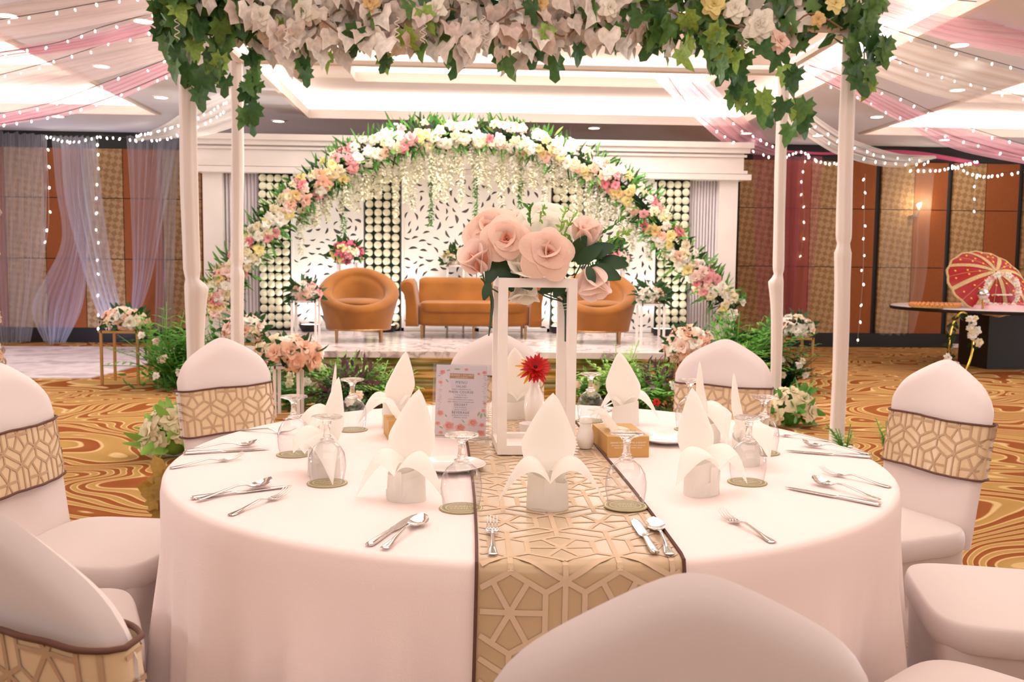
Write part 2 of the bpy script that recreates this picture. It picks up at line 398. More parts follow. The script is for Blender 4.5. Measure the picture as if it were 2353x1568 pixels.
# ---------------------------------------------------------------- covered banquet chairs
def ch_top(x):
    ax = abs(x)/.205; return .97-.118*(math.sqrt(ax*ax+.035)-.187)-.055*ax**9
def ch_back(x_u, v, side):     # x_u -1..1, v 0..1 height, side +1 front / -1 back
    hw = .205-.012*(1-v); x = hw*x_u; z = .40+v*(ch_top(.205*x_u)-.40)
    t = .034*math.sqrt(max(0, 1-abs(x_u)**5))*math.sqrt(max(0, 1-v**12))
    con = .012*(1-x_u*x_u)*sm(0, .3, v)*(1-sm(.8, 1, v))
    yl = -.07*(z-.47)/.5
    return Vector((x, yl+side*t-(con if side > 0 else -con*.8)+.012*(1-x_u**2)*-1*.5, z))
def chair_meshes():
    b = MB(); b.grid(lambda u, v: ch_back(2*u-1, v, 1), 28, 26); b.grid(lambda u, v: ch_back(1-2*u, v, -1), 28, 26)
    back = b.mesh('backrest', m_spandex, 1.3)
    b = MB(); W, D = .235, .215
    def sq(th, p=5):
        c, s = math.cos(th), math.sin(th); return math.copysign(abs(c)**(2/p), c), math.copysign(abs(s)**(2/p), s)
    def seat(u, v):
        c, s = sq(2*PI*u)
        if v < .5: r = v/.5; return (c*W*r*.96, .235+s*D*r*.96, .475+.018*(1-r*r))
        a = (v-.5)/.5*PI*.9; k_ = .96+.05*math.sin(a); return (c*W*k_, .235+s*D*k_, .475-.035*(1-math.cos(a)))
    b.grid(seat, 48, 16, cu=True); seatm = b.mesh('seat', m_spandex, 1.3)
    b = MB()
    def skirt(u, v):
        c, s = sq(2*PI*u, 6); th = 2*PI*u
        corner = abs(math.sin(2*th))**2.5; pull = (1-corner)*.16*math.sin(PI*min(1, v*1.15))*.9+(1-corner)*.05*v
        k_ = (.97-.02*v)-pull; lift = (1-corner)*.16*sm(.3, 1, v)
        return (c*W*k_, .235+s*D*k_, .43-.43*v+lift)
    b.grid(skirt, 64, 18, cu=True); sk = b.mesh('skirt', m_spandex, 1.3)
    S0, S1 = .615, .785; LEN = .86
    def sash(x, y, off=0):     # x along loop 0..LEN, y up 0..S1-S0
        z = S0+y; v = (z-.40)/(ch_top(0)-.40); th = x/LEN*4
        f = lambda a: max(-1, min(1, a))
        if th < 2: xu, sd = f(1-th)*.999, -1
        else: xu, sd = f(th-3)*.999, 1
        hw = .205-.012*(1-v); t = .034*math.sqrt(max(0, 1-abs(xu)**5)); q = ch_back(xu, v if abs(xu) < .6 else v, sd)
        x_ = hw*xu; zz = z+.002*math.sin(xu*5)
        bow = .008*(1-xu*xu)
        return Vector((x_*(1+(.0045+off)/.2), -.07*(z-.47)/.5+sd*(t+.006+off+.004*(1-abs(xu))+.0015*math.sin(xu*17+z*9))-.006, zz))
    SH = S1-S0
    b = MB().grid(lambda u, v: sash(u*LEN, v*SH), 80, 8, cu=True); sa = b.mesh('sash', m_sash, 1.3)
    pt = lay_pattern(wheel_pattern(LEN, SH, .145, .02, .03), .0062, lambda x, y: sash(x % LEN, y, .0018)).mesh('woven_pattern', m_sash_line, 1.3)
    tr = []
    for y in (0, SH):
        tr.append(MB().tube([sash(i/80*LEN, y, .002) for i in range(80)], .0038, 6, closed=True).mesh('binding', m_trim, 1.3))
    return back, seatm, sk, sa, pt, tr
CM = chair_meshes()
def chair(ang, label, r=1.5, da=0, sz=0):
    a = math.radians(ang); loc = (TC.x+r*math.cos(a), TC.y+r*math.sin(a), 0)
    t = thing('banquet_chair', label, 'chair', loc, a+PI/2+math.radians(da), 'covered chairs around the round table')
    link('backrest', CM[0], t); link('seat', CM[1], t); link('skirt', CM[2], t)
    s = link('sash', CM[3], t, TRS((0, -.14*sz, sz), (0, 0, 0), (1, 1, 1)), label='champagne satin sash with brown bindings'); link('woven_pattern', CM[4], s)
    for q in CM[5]: link('binding', q, s)
    return t
chair(-88.5, 'white covered chair nearest the camera, peaked back seen from behind before the runner', 1.5)
chair(-118.8, 'white covered chair seen from behind wearing a brown-edged tan sash, cut by the frame', 1.445, sz=.055)
chair(203, 'white covered chair of which only the seat edge shows beside the tablecloth folds', 1.42)
chair(170.6, 'white covered chair beside the open carpet and white rug, its back partly in view', 1.434)
chair(132.8, 'white covered chair in front of the ferns and rose stands, whole sash in view', 1.545, da=4)
chair(91, 'white covered chair behind the menu card and white flower stand')
chair(55, 'white covered chair in front of the peach and white rose stand at the steps', 1.484)
chair(19.3, 'white covered chair before the bare patterned carpet, below the red umbrella table', 1.41)
chair(-15, 'white covered chair with only its broad seat showing, beside the tablecloth', 1.43)
chair(-51, 'white covered chair of which a rounded seat corner shows beside the nearest chair', 1.43)
# ---------------------------------------------------------------- napkins folded as a fleur
def napkin_mesh(seed):
    rr = random.Random(seed); b = MB(); ph = rr.random()*6
    def base(u, v):          # rolled cup, y- is the outward front
        a = 2*PI*u; r = .041*(1-.06*v)+.0012*math.sin(3*a+ph); lip = .012*math.sin(a*1+ph)*v
        return (r*1.05*math.cos(a), r*.85*math.sin(a), .066*v+lip*v)
    b.grid(base, 40, 6, cu=True); b.grid(lambda u, v: tuple(Vector(base(1-u, v))*.965+Vector((0, 0, .001))), 40, 6, cu=True)
    b.grid(lambda u, v: ((u-.5)*.022, -.0365+.004*abs(u-.5)-.0015, .004+.061*v), 4, 4)     # front pleat
    b.grid(lambda u, v: (-.038+.05*u+.03*u*v, -.0355*math.sqrt(max(.05, 1-((-.038+.05*u+.03*u*v)/.043)**2))-.001, .006+.05*v*(.3+.7*u)), 8, 6)   # diagonal tuck
    tip = rr.uniform(-.02, .02)
    def leaf(u, v):          # tall pointed leaf
        wv = .056*min(1, 1.9*(1-v))**.75*(.55+.45*sm(0, .45, v)); x = (2*u-1)*wv+tip*v*v
        return (x, .012-.035*((2*u-1)*wv/.056)**2*(.35-v)*.9+.018*v*v, .045+.185*v)
    for off in (0, .0022): b.grid(lambda u, v: (lambda q: (q[0]*(1-off*8), q[1]+off, q[2]-off*3*(v > .1)))(leaf(u, v)), 14, 18)
    for s in (-1, 1):        # two drooping wings
        drop = rr.uniform(.03, .085); out = rr.uniform(.092, .108); tw = rr.uniform(-.3, .5)
        def wing(u, v):
            wd = .06*(1-v)**.8*(.6+1.6*v*(1-v)); x = s*(.008+out*v); z = .07+.055*math.sin(PI*min(1, v*.95+.05))*(1-.3*v)-drop*v*v
            e = (2*u-1); y = -.012+e*wd-.02*v; z -= .9*wd*e*e*(.6+.4*tw)+.012*e*wd*20*tw*0
            return (x-s*.25*abs(e)*wd, y, z)
        b.grid(wing, 12, 16)
    return b.mesh('napkin', m_napkin, 1.0)
nap_lab = {-90: ('standing before the white flower stand, on the runner', 0), -122: ('beside the goblet nearest the menu card, near the table edge', 5), 206: ('half hidden behind the goblet beside it, seen edge-on', 8), 170: ('in front of the ferns, peak against the pink roses', 12),
 133: ('directly beside the menu card on the far side of the table', 0), 90: ('behind the red gerbera, inside the flower stand frame view', 0), 53: ('behind the tissue box with both wings spread over the table edge', 10), 19: ('farther of two overlapping ones, peak before the sash of the far chair', -20), -13: ('twisted and seen edge-on behind the two overlapping goblets', 10), -51: ('in front of the bread plate and tissue box, wing over the cloth', -6)}
for i, (an, (lb, da)) in enumerate(nap_lab.items()):
    a = math.radians(an); q = (TC.x+.56*math.cos(a), TC.y+.56*math.sin(a), TZ+(.0035 if an in (-90, 90) else .0005))
    o = link('napkin', napkin_mesh(i), None, TRS(q, (0, 0, a+PI/2+math.radians(da)), 1.02)); tag(o, 'white folded napkin '+lb, 'napkin', 'folded napkins')
# ---------------------------------------------------------------- goblets upside down on coasters
k = NT('clear_glass'); k.t.nodes.remove(k.b); g = k.n('ShaderNodeBsdfGlass'); g.inputs['IOR'].default_value = 1.45; g.inputs['Roughness'].default_value = 0
tr = k.n('ShaderNodeBsdfTransparent'); mx = k.n('ShaderNodeMixShader'); mx.inputs[0].default_value = .35; k.l(g.outputs[0], mx.inputs[1]); k.l(tr.outputs[0], mx.inputs[2]); k.l(mx.outputs[0], k.o.inputs[0]); m_glass = k.m
k = NT('thin_glass'); k.t.nodes.remove(k.b); gl = k.n('ShaderNodeBsdfGlossy'); gl.inputs['Roughness'].default_value = .02; tr = k.n('ShaderNodeBsdfTransparent'); tr.inputs[0].default_value = (.97, .97, .97, 1); lw = k.n('ShaderNodeLayerWeight'); lw.inputs[0].default_value = .5; fr_ = k.math('MULTIPLY_ADD', k.math('POWER', lw.outputs['Facing'], 3.0), .75, .06); tcl = k.ramp(lw.outputs['Facing'], [(0, (.98, .98, .98)), (.6, (.93, .93, .94)), (1, (.72, .72, .74))]); k.l(tcl, tr.inputs[0])
mx = k.n('ShaderNodeMixShader'); k.l(fr_, mx.inputs[0]); k.l(tr.outputs[0], mx.inputs[1]); k.l(gl.outputs[0], mx.inputs[2]); k.l(mx.outputs[0], k.o.inputs[0]); m_thin = k.m
bowl = MB().lathe([(.0365, .0), (.0395, .015), (.0425, .035), (.0425, .05), (.039, .068), (.03, .083), (.018, .0925), (.008, .0955)], 40).mesh('bowl', m_thin, .9)
stem = MB().lathe([(.0005, .0915), (.009, .0945), (.0165, .0965), (.0155, .100), (.009, .1035), (.0085, .106), (.0105, .107), (.0085, .109), (.0072, .118), (.0072, .128), (.009, .136), (.014, .143), (.03, .1475), (.0345, .149), (.0355, .151), (.0345, .153), (.012, .1535), (.0005, .1535)], 40).mesh('stem', m_glass, .6)
m_coast = mat('olive_coaster', 'A3966B', .6); m_coast_line = mat('coaster_cream', 'E6DDC0', .6)
coast = MB().lathe([(.0005, 0), (.045, 0), (.046, .0012), (.045, .0024), (.0005, .0024)], 40).mesh('coaster', m_coast)
crings = MB()
for r in (.031, .041): crings.lathe([(r, .0027), (r+.0009, .003), (r+.0018, .0027)], 40)
cring = crings.mesh('printed_ring', m_coast_line)
def text_mesh(s, size, m, align='CENTER', ext=0, spacing=1):
    cu = bpy.data.curves.new('lettering', 'FONT'); cu.body = s; cu.size = size; cu.align_x = align; cu.align_y = 'CENTER'; cu.extrude = ext; cu.resolution_u = 2; cu.space_character = spacing
    o = bpy.data.objects.new('lettering', cu); COL.objects.link(o); dg = bpy.context.evaluated_depsgraph_get(); me = bpy.data.meshes.new_from_object(o.evaluated_get(dg)); bpy.data.objects.remove(o); me.name = 'lettering'; me.materials.clear(); me.materials.append(m); return me
ct1 = text_mesh('GRAND', .0135, m_coast_line, spacing=1.15); ct2 = text_mesh('SYLHET', .0125, m_coast_line, spacing=1.15)
goblets = [((1060, 1170), 'nearest the table edge beside the menu side of the runner', 0), ((1437, 1170), 'on the runner in front of the tissue box', 0), ((752, 1112), 'beside the edge-on napkin, clear of the cutlery tines', -20), ((1717, 1110), 'nearer of the two overlapping ones near the open carpet side', 20),
 ((676, 1046), 'half hidden behind an edge-on napkin by the far chair', -60), ((1752, 1042), 'farther of the two overlapping ones, foot before the tan sash', 60), ((810, 989), 'between two napkins with ferns seen behind its stem', 200), ((1583, 988), 'in front of the far chair sash, fork beside it', 160), ((1356, 968), 'behind the salt shaker, steps seen through its bowl', 180)]
for i, (q, lb, rz) in enumerate(goblets):
    c = T(*q); onr = RX0 < c.x < RX0+RW; z = TZ+(.0052 if onr else .0005); ro = math.radians(rz)
    o = link('coaster', coast, None, TRS((c.x, c.y, z), (0, 0, ro))); tag(o, 'olive coaster under the goblet '+lb, 'coaster', 'printed coasters')
    link('printed_ring', cring, o)
    link('lettering', ct1, o, TRS((0, .008, .0027))); link('lettering', ct2, o, TRS((0, -.008, .0027)))
    t = thing('goblet', 'upturned stemmed glass '+lb, 'glass', (c.x, c.y, z+.0026), 0, 'upturned goblets'); link('bowl', bowl, t); link('stem', stem, t)
# ---------------------------------------------------------------- cutlery (local +Y from handle end at 0 to the tip)
def strip(b, st, L):         # st: (y/L, halfwidth, z, thickness, cup)
    def fn(u, v):
        x = v*(len(st)-1); i = min(int(x), len(st)-2); t = x-i; q = [a+(c-a)*t for a, c in zip(st[i], st[i+1])]
        a = 2*PI*u; ex = math.cos(a); ez = math.sin(a)
        return (q[1]*ex, q[0]*L, q[2]+q[3]*ez-q[4]*(1-ex*ex))
    b.grid(fn, 14, (len(st)-1)*3, cu=True); return b
HAND = [(0, .001, .003, .0005, 0), (.01, .008, .003, .0016, 0), (.08, .0085, .0035, .002, 0), (.2, .0055, .005, .0022, 0), (.35, .0036, .009, .0022, 0), (.52, .003, .013, .0022, 0)]
spoon = strip(MB(), HAND+[(.64, .0034, .011, .002, 0), (.70, .0075, .0065, .0011, .0015), (.78, .0165, .0065, .0009, .0055), (.87, .0195, .0075, .0009, .0068), (.94, .016, .011, .0009, .005), (.985, .008, .0145, .0009, .002), (1, .001, .016, .0005, 0)], .195).mesh('spoon', m_steel, 1.2)
fb = strip(MB(), HAND+[(.60, .0034, .010, .002, 0), (.66, .007, .0065, .0013, .001), (.72, .0115, .0055, .0011, .0012), (.765, .0118, .0058, .0011, .001), (.77, .0112, .0058, .001, 0)], .19)
for i in range(4):
    x = -.0092+.00613*i; fb.tube([(x, .19*.755, .0058), (x, .19*.82, .0062), (x, .19*.9, .0095), (x, .19*.97, .0155), (x, .19, .019)], [.0017, .0016, .0015, .0012, .0007], 6)
fork = fb.mesh('fork', m_steel, 1.2)
knife = strip(MB(), [(0, .001, .005, .001, 0), (.012, .008, .005, .0038, 0), (.1, .0085, .005, .0042, 0), (.3, .0065, .0052, .0036, 0), (.42, .0055, .0052, .0032, 0), (.44, .0068, .0048, .0016, 0), (.5, .0095, .004, .0008, 0), (.8, .0105, .004, .0008, 0), (.93, .008, .004, .0007, 0), (1, .0008, .004, .0004, 0)], .222).mesh('knife', m_steel, 1.2)
def cut(me, h, t, lb, kind, dz=.001, roll=0):
    A, B = T(*h), T(*t); d = (B-A); onr = RX0 < (A.x+B.x)/2 < RX0+RW
    o = link(kind, me, None, TRS((A.x, A.y, TZ+dz+(.004 if onr else 0)), (0, roll, math.atan2(-d.x, d.y)))); tag(o, lb, kind, kind+'s laid on the table')
for me, kind, h, t, lb, dz in [
 (fork, 'fork', (1132, 1284), (1130, 1182), 'steel fork lying along the runner before the nearest napkin', 0), (knife, 'knife', (1506, 1282), (1447, 1186), 'steel knife on the runner beside a spoon, blade up', 0), (spoon, 'spoon', (1540, 1284), (1484, 1180), 'steel spoon at the runner binding in front of a coaster', 0),
 (knife, 'knife', (846, 1259), (980, 1172), 'steel knife under a spoon bowl near the table edge, short of the runner', 0), (spoon, 'spoon', (882, 1268), (1012, 1172), 'steel spoon lying over a knife before the goblet coaster', .003), (fork, 'fork', (527, 1188), (714, 1120), 'steel fork with tines touching the lone coaster', 0),
 (knife, 'knife', (438, 1150), (686, 1118), 'steel knife in the pair on the tablecloth below a lone fork', 0), (spoon, 'spoon', (452, 1156), (666, 1106), 'steel spoon with striped reflections paired over a knife', .004), (fork, 'fork', (389, 1079), (580, 1053), 'steel fork at the outermost table edge with tines raised', 0),
 (knife, 'knife', (420, 1046), (625, 1034), 'steel knife lying under the spoon nearest the peaked chair', 0), (spoon, 'spoon', (424, 1041), (592, 1026), 'steel spoon crossing a knife nearest the peaked chair', .004), (fork, 'fork', (550, 990), (700, 1002), 'steel fork at the far table edge running behind a glass', 0),
 (fork, 'fork', (1778, 1251), (1602, 1160), 'steel fork alone on bare cloth near the runner, tines up', 0), (knife, 'knife', (2024, 1166), (1787, 1120), 'steel knife in front of a spoon by the table edge', 0), (spoon, 'spoon', (2022, 1156), (1822, 1098), 'steel spoon tilted on its side over a knife by the edge', .004),
 (fork, 'fork', (2047, 1123), (1842, 1078), 'steel fork nearest the rounded table edge, beyond the spoon pair', 0), (knife, 'knife', (2004, 1055), (1796, 1038), 'steel knife beneath the spoon at the edge facing the bare carpet', 0), (spoon, 'spoon', (2000, 1049), (1818, 1022), 'steel spoon on the knife at the edge facing the bare carpet', .004),
 (fork, 'fork', (1914, 1017), (1765, 1000), 'steel fork by the edge behind the overlapping goblets', 0), (fork, 'fork', (1630, 985), (1556, 957), 'steel fork seen through the bowl of a goblet', 0), (knife, 'knife', (1385, 950), (1440, 934), 'steel knife at the far edge behind the tissue box', 0), (spoon, 'spoon', (1376, 944), (1425, 931), 'steel spoon at the far edge behind the tissue box', .002),
 (spoon, 'spoon', (652, 966), (705, 958), 'steel spoon at the far table edge behind the half hidden goblet', 0)]:
    cut(me, h, t, lb, kind, dz)
# ---------------------------------------------------------------- bread plates, shaker, tissue boxes, bud vase
m_china = mat('white_china', 'F6EEE8', .15, spec=.6, coat=.4)
plate = MB().lathe([(.0005, .003), (.055, .003), (.062, .006), (.085, .014), (.0865, .0155), (.085, .0165), (.06, .0095), (.05, .007), (.0005, .007)], 56).mesh('plate', m_china)
for q, lb in (((1035, 1082), 'round white side plate behind the goblet, overlapping the runner'), ((1530, 1018), 'round white side plate beside the tissue box')):
    c = T(*q); o = link('plate', plate, None, TRS((c.x, c.y, TZ+.003))); tag(o, lb, 'plate', 'side plates')
ramek = MB().lathe([(.0005, 0), (.03, 0), (.034, .004), (.036, .03), (.034, .03), (.032, .006), (.0005, .005)], 32)
c = T(1245, 1004); o = obj('ramekin', ramek, m_china, None, TRS((c.x-.03, c.y+.03, TZ+.005))); tag(o, 'small white china dish behind the flower stand base on the runner', 'dish')
c = T(1345, 1034); t = thing('salt_shaker', 'white china salt shaker beside the flower stand post', 'shaker', (c.x, c.y, TZ+.005))
obj('body', MB().lathe([(.0005, 0), (.0165, 0), (.0195, .004), (.0245, .02), (.0245, .034), (.019, .052), (.016, .062), (.0165, .07)], 32), m_china, t)
obj('cap', MB().lathe([(.0165, .07), (.0185, .071), (.0185, .078), (.015, .085), (.006, .088), (.0005, .088)], 32), m_china, t)
m_box = mat('tan_card', 'C79A58', .6); m_ink = mat('white_print', 'F4E8D8', .6)
def tissue_box(px, lb, L, rz, txt):
    c = T(*px); t = thing('tissue_box', lb, 'tissue box', (c.x, c.y, TZ+.001), rz)
    W, H = .112, .055; b = MB()
    b.box((0, L/2, H/2), (W, L, H)); obj('carton', b, m_box, t, smooth=False)
    b = MB(); b.fan([(.028*math.cos(2*PI*i/24), L/2+.06*math.sin(2*PI*i/24), H+.0006) for i in range(24)]); obj('slot', b, mat('slot_paper', 'E8D9C4', .8), t, smooth=False)
    def tis(u, v): e = 2*u-1; return (-.02-.06*v+.012*math.sin(5*e+3*v), L/2+e*.05*(1-.35*v)-.01, H+.002+.06*math.sin(v*2.0)-.012*e*e*v)
    obj('tissue', MB().grid(tis, 14, 10), m_napkin, t)
    if txt:
        for s, z, sz in (('GRAND SYLHET HOTEL & RESORT', .0385, .0063), ('Boroshala | Khadimnagar | Union Parishad', .0315, .0052), ('Airport Road, Sylhet Shador Sylhet', .0255, .0052)):
            link('lettering', text_mesh(s, sz, m_ink), t, TRS((0, -.0006, z), (PI/2, 0, 0)))
tissue_box((1443, 1052), 'tan tissue box with white lettering and a tissue pulled out', .2, .06, True)
tissue_box((938, 1012), 'small tan box mostly hidden behind two napkins by the menu card', .12, .2, False)
c = T(1222, 962); t = thing('bud_vase', 'small white vase holding a red gerbera inside the flower stand', 'vase', (c.x, c.y-.1, TZ+.005))
obj('body', MB().lathe([(.0005, 0), (.026, 0), (.03, .01), (.034, .05), (.03, .085), (.017, .11), (.015, .125), (.0195, .135), (.017, .136), (.0125, .125), (.0125, .1)], 32), m_china, t)
vz = t
m_red = mat('red_petal', 'C81812', .5, trans=.15, var=.2, scale=40); m_yel = mat('yellow_petal', 'E0A020', .5, trans=.2); m_stem = mat('dark_stem', '2E3D22', .6)
fl = thing('gerbera', 'red gerbera with a few yellow petals standing in the white bud vase', 'flower', (c.x, c.y-.1, TZ+.005))
ctr = Vector((0, -.01, .172)); b = MB()
def petal(b, base, dr, up, L, wd, droop, n=5):
    sd = dr.cross(up).normalized()
    b.grid(lambda u, v: base+dr*(L*v)+sd*((2*u-1)*wd*math.sin(PI*min(1, .12+.86*v))**.7)+up*(.1*L*v-droop*v*v+.15*wd*(2*u-1)**2), 3, n)
nrm = Vector((.05, -.75, .6)).normalized(); ax = nrm.cross(Vector((0, 0, 1))).normalized(); ay = nrm.cross(ax)
pb = MB(); yb = MB()
for ly, (n, L, dr0) in enumerate(((22, .044, .004), (18, .036, -.006), (16, .022, -.01))):
    for i in range(n):
        a = 2*PI*(i+.5*ly)/n+R_.uniform(-.05, .05); d = (ax*math.cos(a)+ay*math.sin(a)+nrm*(-.15+.28*ly)).normalized()
        yel = ly == 0 and (ax*math.cos(a)+ay*math.sin(a)).x < -.3 and i % 2
        petal(yb if yel else pb, ctr+nrm*(.003*ly), d, nrm, 1.22*L*R_.uniform(.85, 1.12)*(1.25 if yel else 1), .0066, dr0+.01*yel)
obj('petal_head', pb, m_red, fl, ang=2); obj('yellow_petals', yb, m_yel, fl, ang=2, label='yellow outer petals')
obj('disk', MB().ball(tuple(ctr+nrm*.006), .008, 12, 6), mat('dark_disk', '3A1010', .8), fl)
obj('flower_stem', MB().tube([(0, 0, .06), (0, -.002, .13), tuple(ctr)], .0025, 6), m_stem, fl)
# ---------------------------------------------------------------- menu card in a clear stand
c0 = T(992, 1010); c1 = T(1122, 1016); dx = c1-c0; rz = math.atan2(dx.y, dx.x); MW = dx.length; MH = .207
t = thing('menu_stand', 'clear acrylic stand with a rose-bordered menu card beside the flower stand', 'menu', ((c0.x+c1.x)/2, (c0.y+c1.y)/2, TZ+.0075), rz)
tilt = -.1
fm = TRS((0, 0, .004), (tilt, 0, 0))
m_card = mat('menu_paper', 'E8D8DC', .6); m_tx = mat('ink_navy', '3B3A52', .6); m_teal = mat('ink_teal', '2F8C7A', .6); m_bro = mat('ink_tan', 'B98A58', .6)
obj('card', MB().box((0, 0, MH/2), (MW*.9, .0012, MH*.97)), m_card, t, fm, smooth=False)
obj('acrylic_panel', MB().box((0, -.0022, MH/2), (MW, .002, MH)).box((0, .0024, MH/2), (MW, .002, MH)).box((0, .02, -.002), (MW+.012, .07, .004)), m_thin, t, fm, smooth=False)
def pr(x, z, y=-.00075): return Vector((x*MW, y, z*MH))
obj('banner', MB().fan([pr(-.21, .875), pr(.22, .875), pr(.22, .795)][0:0] or [pr(-.21, .80), pr(.22, .80), pr(.22, .87), pr(-.21, .87)]), m_bro, t, fm, smooth=False)
for s, z, sz, mm in (('GRAND | SYLHET', .845, .0078, m_ink), ('HOTEL & RESORT', .815, .004, m_ink), ('MENU', .745, .0115, m_teal), ('SALAD', .69, .0088, m_tx), ('GREEN GARDEN SALAD', .65, .0044, m_tx), ('MAIN COURSE', .612, .0095, m_tx), ('PLAIN POLAO', .572, .0044, m_tx), ('CHICKEN ROAST', .540, .0044, m_tx), ('MUTTON KORMA WITH GRAVY', .508, .0044, m_tx), ('BEEF MASALA WITH MUSHROOM', .476, .0044, m_tx), ('DESSERT', .437, .0088, m_tx), ('RICE PUDDING', .400, .0044, m_tx), ('SWEET YOGURT', .368, .0044, m_tx), ('BEVERAGE', .330, .0095, m_tx), ('BURHANI IN A GLASS', .292, .0044, m_tx), ('MINERAL WATER', .262, .0044, m_tx)):
    link('lettering', text_mesh(s, sz, mm, spacing=1.2), t, fm @ TRS(pr(0, z, -.0010), (PI/2, 0, 0)))
rp = [mat('print_rose_'+n, c_, .6) for n, c_ in (('pale', 'F2B9A8'), ('mid', 'E99A8C'), ('deep', 'DB7F78'))]; m_pl = mat('print_leaf', '9DB58C', .6); m_pb = mat('print_bark', 'A89A98', .6)
for x, z, r in ((-.34, .88, .055), (-.37, .74, .04), (.08, .925, .035), (.4, .89, .045), (.3, .87, .03), (.42, .47, .035), (.4, .37, .04), (-.36, .31, .065), (-.4, .17, .05), (-.2, .14, .10), (.0, .12, .09), (.22, .2, .085), (.38, .17, .05), (.37, .06, .07), (-.34, .045, .04)):
    for q, (f, ox, oz, mi) in enumerate(((1, 0, 0, 0), (.72, .1, .12, 1), (.45, -.05, .05, 2), (.25, .05, -.02, 1))):
        n = 18; b = MB().fan([pr(x+(r*f*(1+.14*math.sin(5*a+q+x*9))*math.cos(a)+ox*r), z+r*.62*f*(1+.14*math.sin(5*a+q+x*9))*math.sin(a)+oz*r*.6, -.0008-.00012*q) for a in [2*PI*i/n for i in range(n)]])
        obj('printed_rose', b, rp[mi], t, fm, smooth=False)
b = MB()
for x, z, a, L in ((-.28, .79, -1, .1), (-.27, .9, .4, .08), (-.14, .93, 0, .12), (.3, .29, 1.2, .12), (.36, .26, 1.5, .13), (.44, .28, 1.8, .1), (-.24, .26, 2, .08), (.3, .09, -.5, .1), (-.3, .1, 2.5, .1), (.08, .19, 2.2, .09)):
    b.fan([pr(x+L*(t_*math.cos(a)-wq*math.sin(a)), z+.62*L*(t_*math.sin(a)+wq*math.cos(a)), -.0009) for t_, wq in ((0, 0), (.3, .16), (.7, .14), (1, 0), (.7, -.14), (.3, -.16))])
obj('printed_leaves', b, m_pl, t, fm, smooth=False)
b = MB()
for sx in (-.385, .4):
    for i in range(26):
        z = .3+.022*i; b.fan([pr(sx+R_.uniform(-.04, .03)+q[0], z+q[1], -.0008) for q in ((0, 0), (R_.uniform(.01, .05), .001), (R_.uniform(.01, .04), .008), (0, .006))])
obj('printed_bark', b, m_pb, t, fm, smooth=False)
# ---------------------------------------------------------------- blossoms
def blossom(layers, nu=2, nv=3, jit=.12, seed=1, cup=.55):
    rr = random.Random(seed); b = MB()
    for n, r, tilt, h in layers:       # petals per layer, length, opening angle, base height
        for i in range(n):
            a = 2*PI*(i/n)+rr.uniform(-.25, .25)+h*9; d = Vector((math.cos(a), math.sin(a), 0)); sd = Vector((-d.y, d.x, 0)); L = r*rr.uniform(1-jit, 1+jit); tl = tilt+rr.uniform(-.12, .12)
            W = L*.62 if n > 3 else L*.8
            def pet(u, v):
                e = 2*u-1; op = tl*(.35+.9*v)                    # opens outwards along its length
                out = math.sin(op)*v*L; up = math.cos(op)*v*L; wd = W*math.sin(PI*min(.97, .12+.8*v))**.8
                q = d*(out+.06*r*.2)+sd*(e*wd*math.cos(e*cup)) + Vector((0, 0, h*r+up))
                return q - d*(cup*.55*wd*e*e*(1-.4*v)) + d*(.10*L*v*v*abs(math.sin(6*e+a)) if v > .8 else 0)
            b.grid(pet, nu, nv)
    return b
BL_ROSE = [(3, .45, .25, .05), (4, .62, .55, .03), (5, .85, .95, .0), (6, 1.0, 1.35, -.03)]
BL_PEONY = [(5, .5, .35, .05), (7, .75, .8, .02), (8, .95, 1.25, 0)]
BL_STAR = [(3, .5, .3, .03), (6, 1.0, 1.25, 0)]
palette = {'white': 'F1EBDD', 'cream': 'EDE0BC', 'yellow': 'EDDD98', 'peach': 'F0C2A8', 'blush': 'F2D3C4', 'pink': 'E7A4A4', 'coral': 'DD8389', 'hotpink': 'D4627C', 'gold': 'E2C288', 'red': 'C4201A'}
m_pet = {n: mat('petal_'+n, c, .55, spec=.25, trans=.22, var=.12, scale=9) for n, c in palette.items()}
bl_me = {}
def blossom_me(col, kind):
    if (col, kind) not in bl_me:
        bl_me[(col, kind)] = blossom({'rose': BL_ROSE, 'peony': BL_PEONY, 'star': BL_STAR}[kind], seed=len(bl_me)+3).mesh('blossom', m_pet[col], 2.5)
    return bl_me[(col, kind)]
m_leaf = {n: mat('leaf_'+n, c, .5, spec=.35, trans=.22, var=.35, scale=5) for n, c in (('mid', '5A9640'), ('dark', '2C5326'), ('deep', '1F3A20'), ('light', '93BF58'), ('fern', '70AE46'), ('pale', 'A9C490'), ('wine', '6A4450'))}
def leaf(b, base, d, up, L, W, bend=.2, fold=.15, n=4):
    d = Vector(d).normalized(); sd = d.cross(Vector(up)); sd = sd.normalized() if sd.length > 1e-4 else Vector((1, 0, 0)); nn = sd.cross(d); base = Vector(base)
    k0 = len(b.v)
    for i in range(n+1):
        t = i/n; c = base+d*(L*t)-nn*(bend*L*t*t)*-1*-1; wv = W*math.sin(PI*min(.98, .06+.9*t))**.8
        b.v += [tuple(c+sd*wv+nn*fold*wv), tuple(c), tuple(c-sd*wv+nn*fold*wv)]
    for i in range(n):
        a = k0+3*i; b.f += [(a, a+1, a+4, a+3), (a+1, a+2, a+5, a+4)]
def rdir(rr, zlo=-1, zhi=1):
    z = rr.uniform(zlo, zhi); a = rr.uniform(0, 2*PI); r = math.sqrt(max(0, 1-z*z)); return Vector((r*math.cos(a), r*math.sin(a), z))
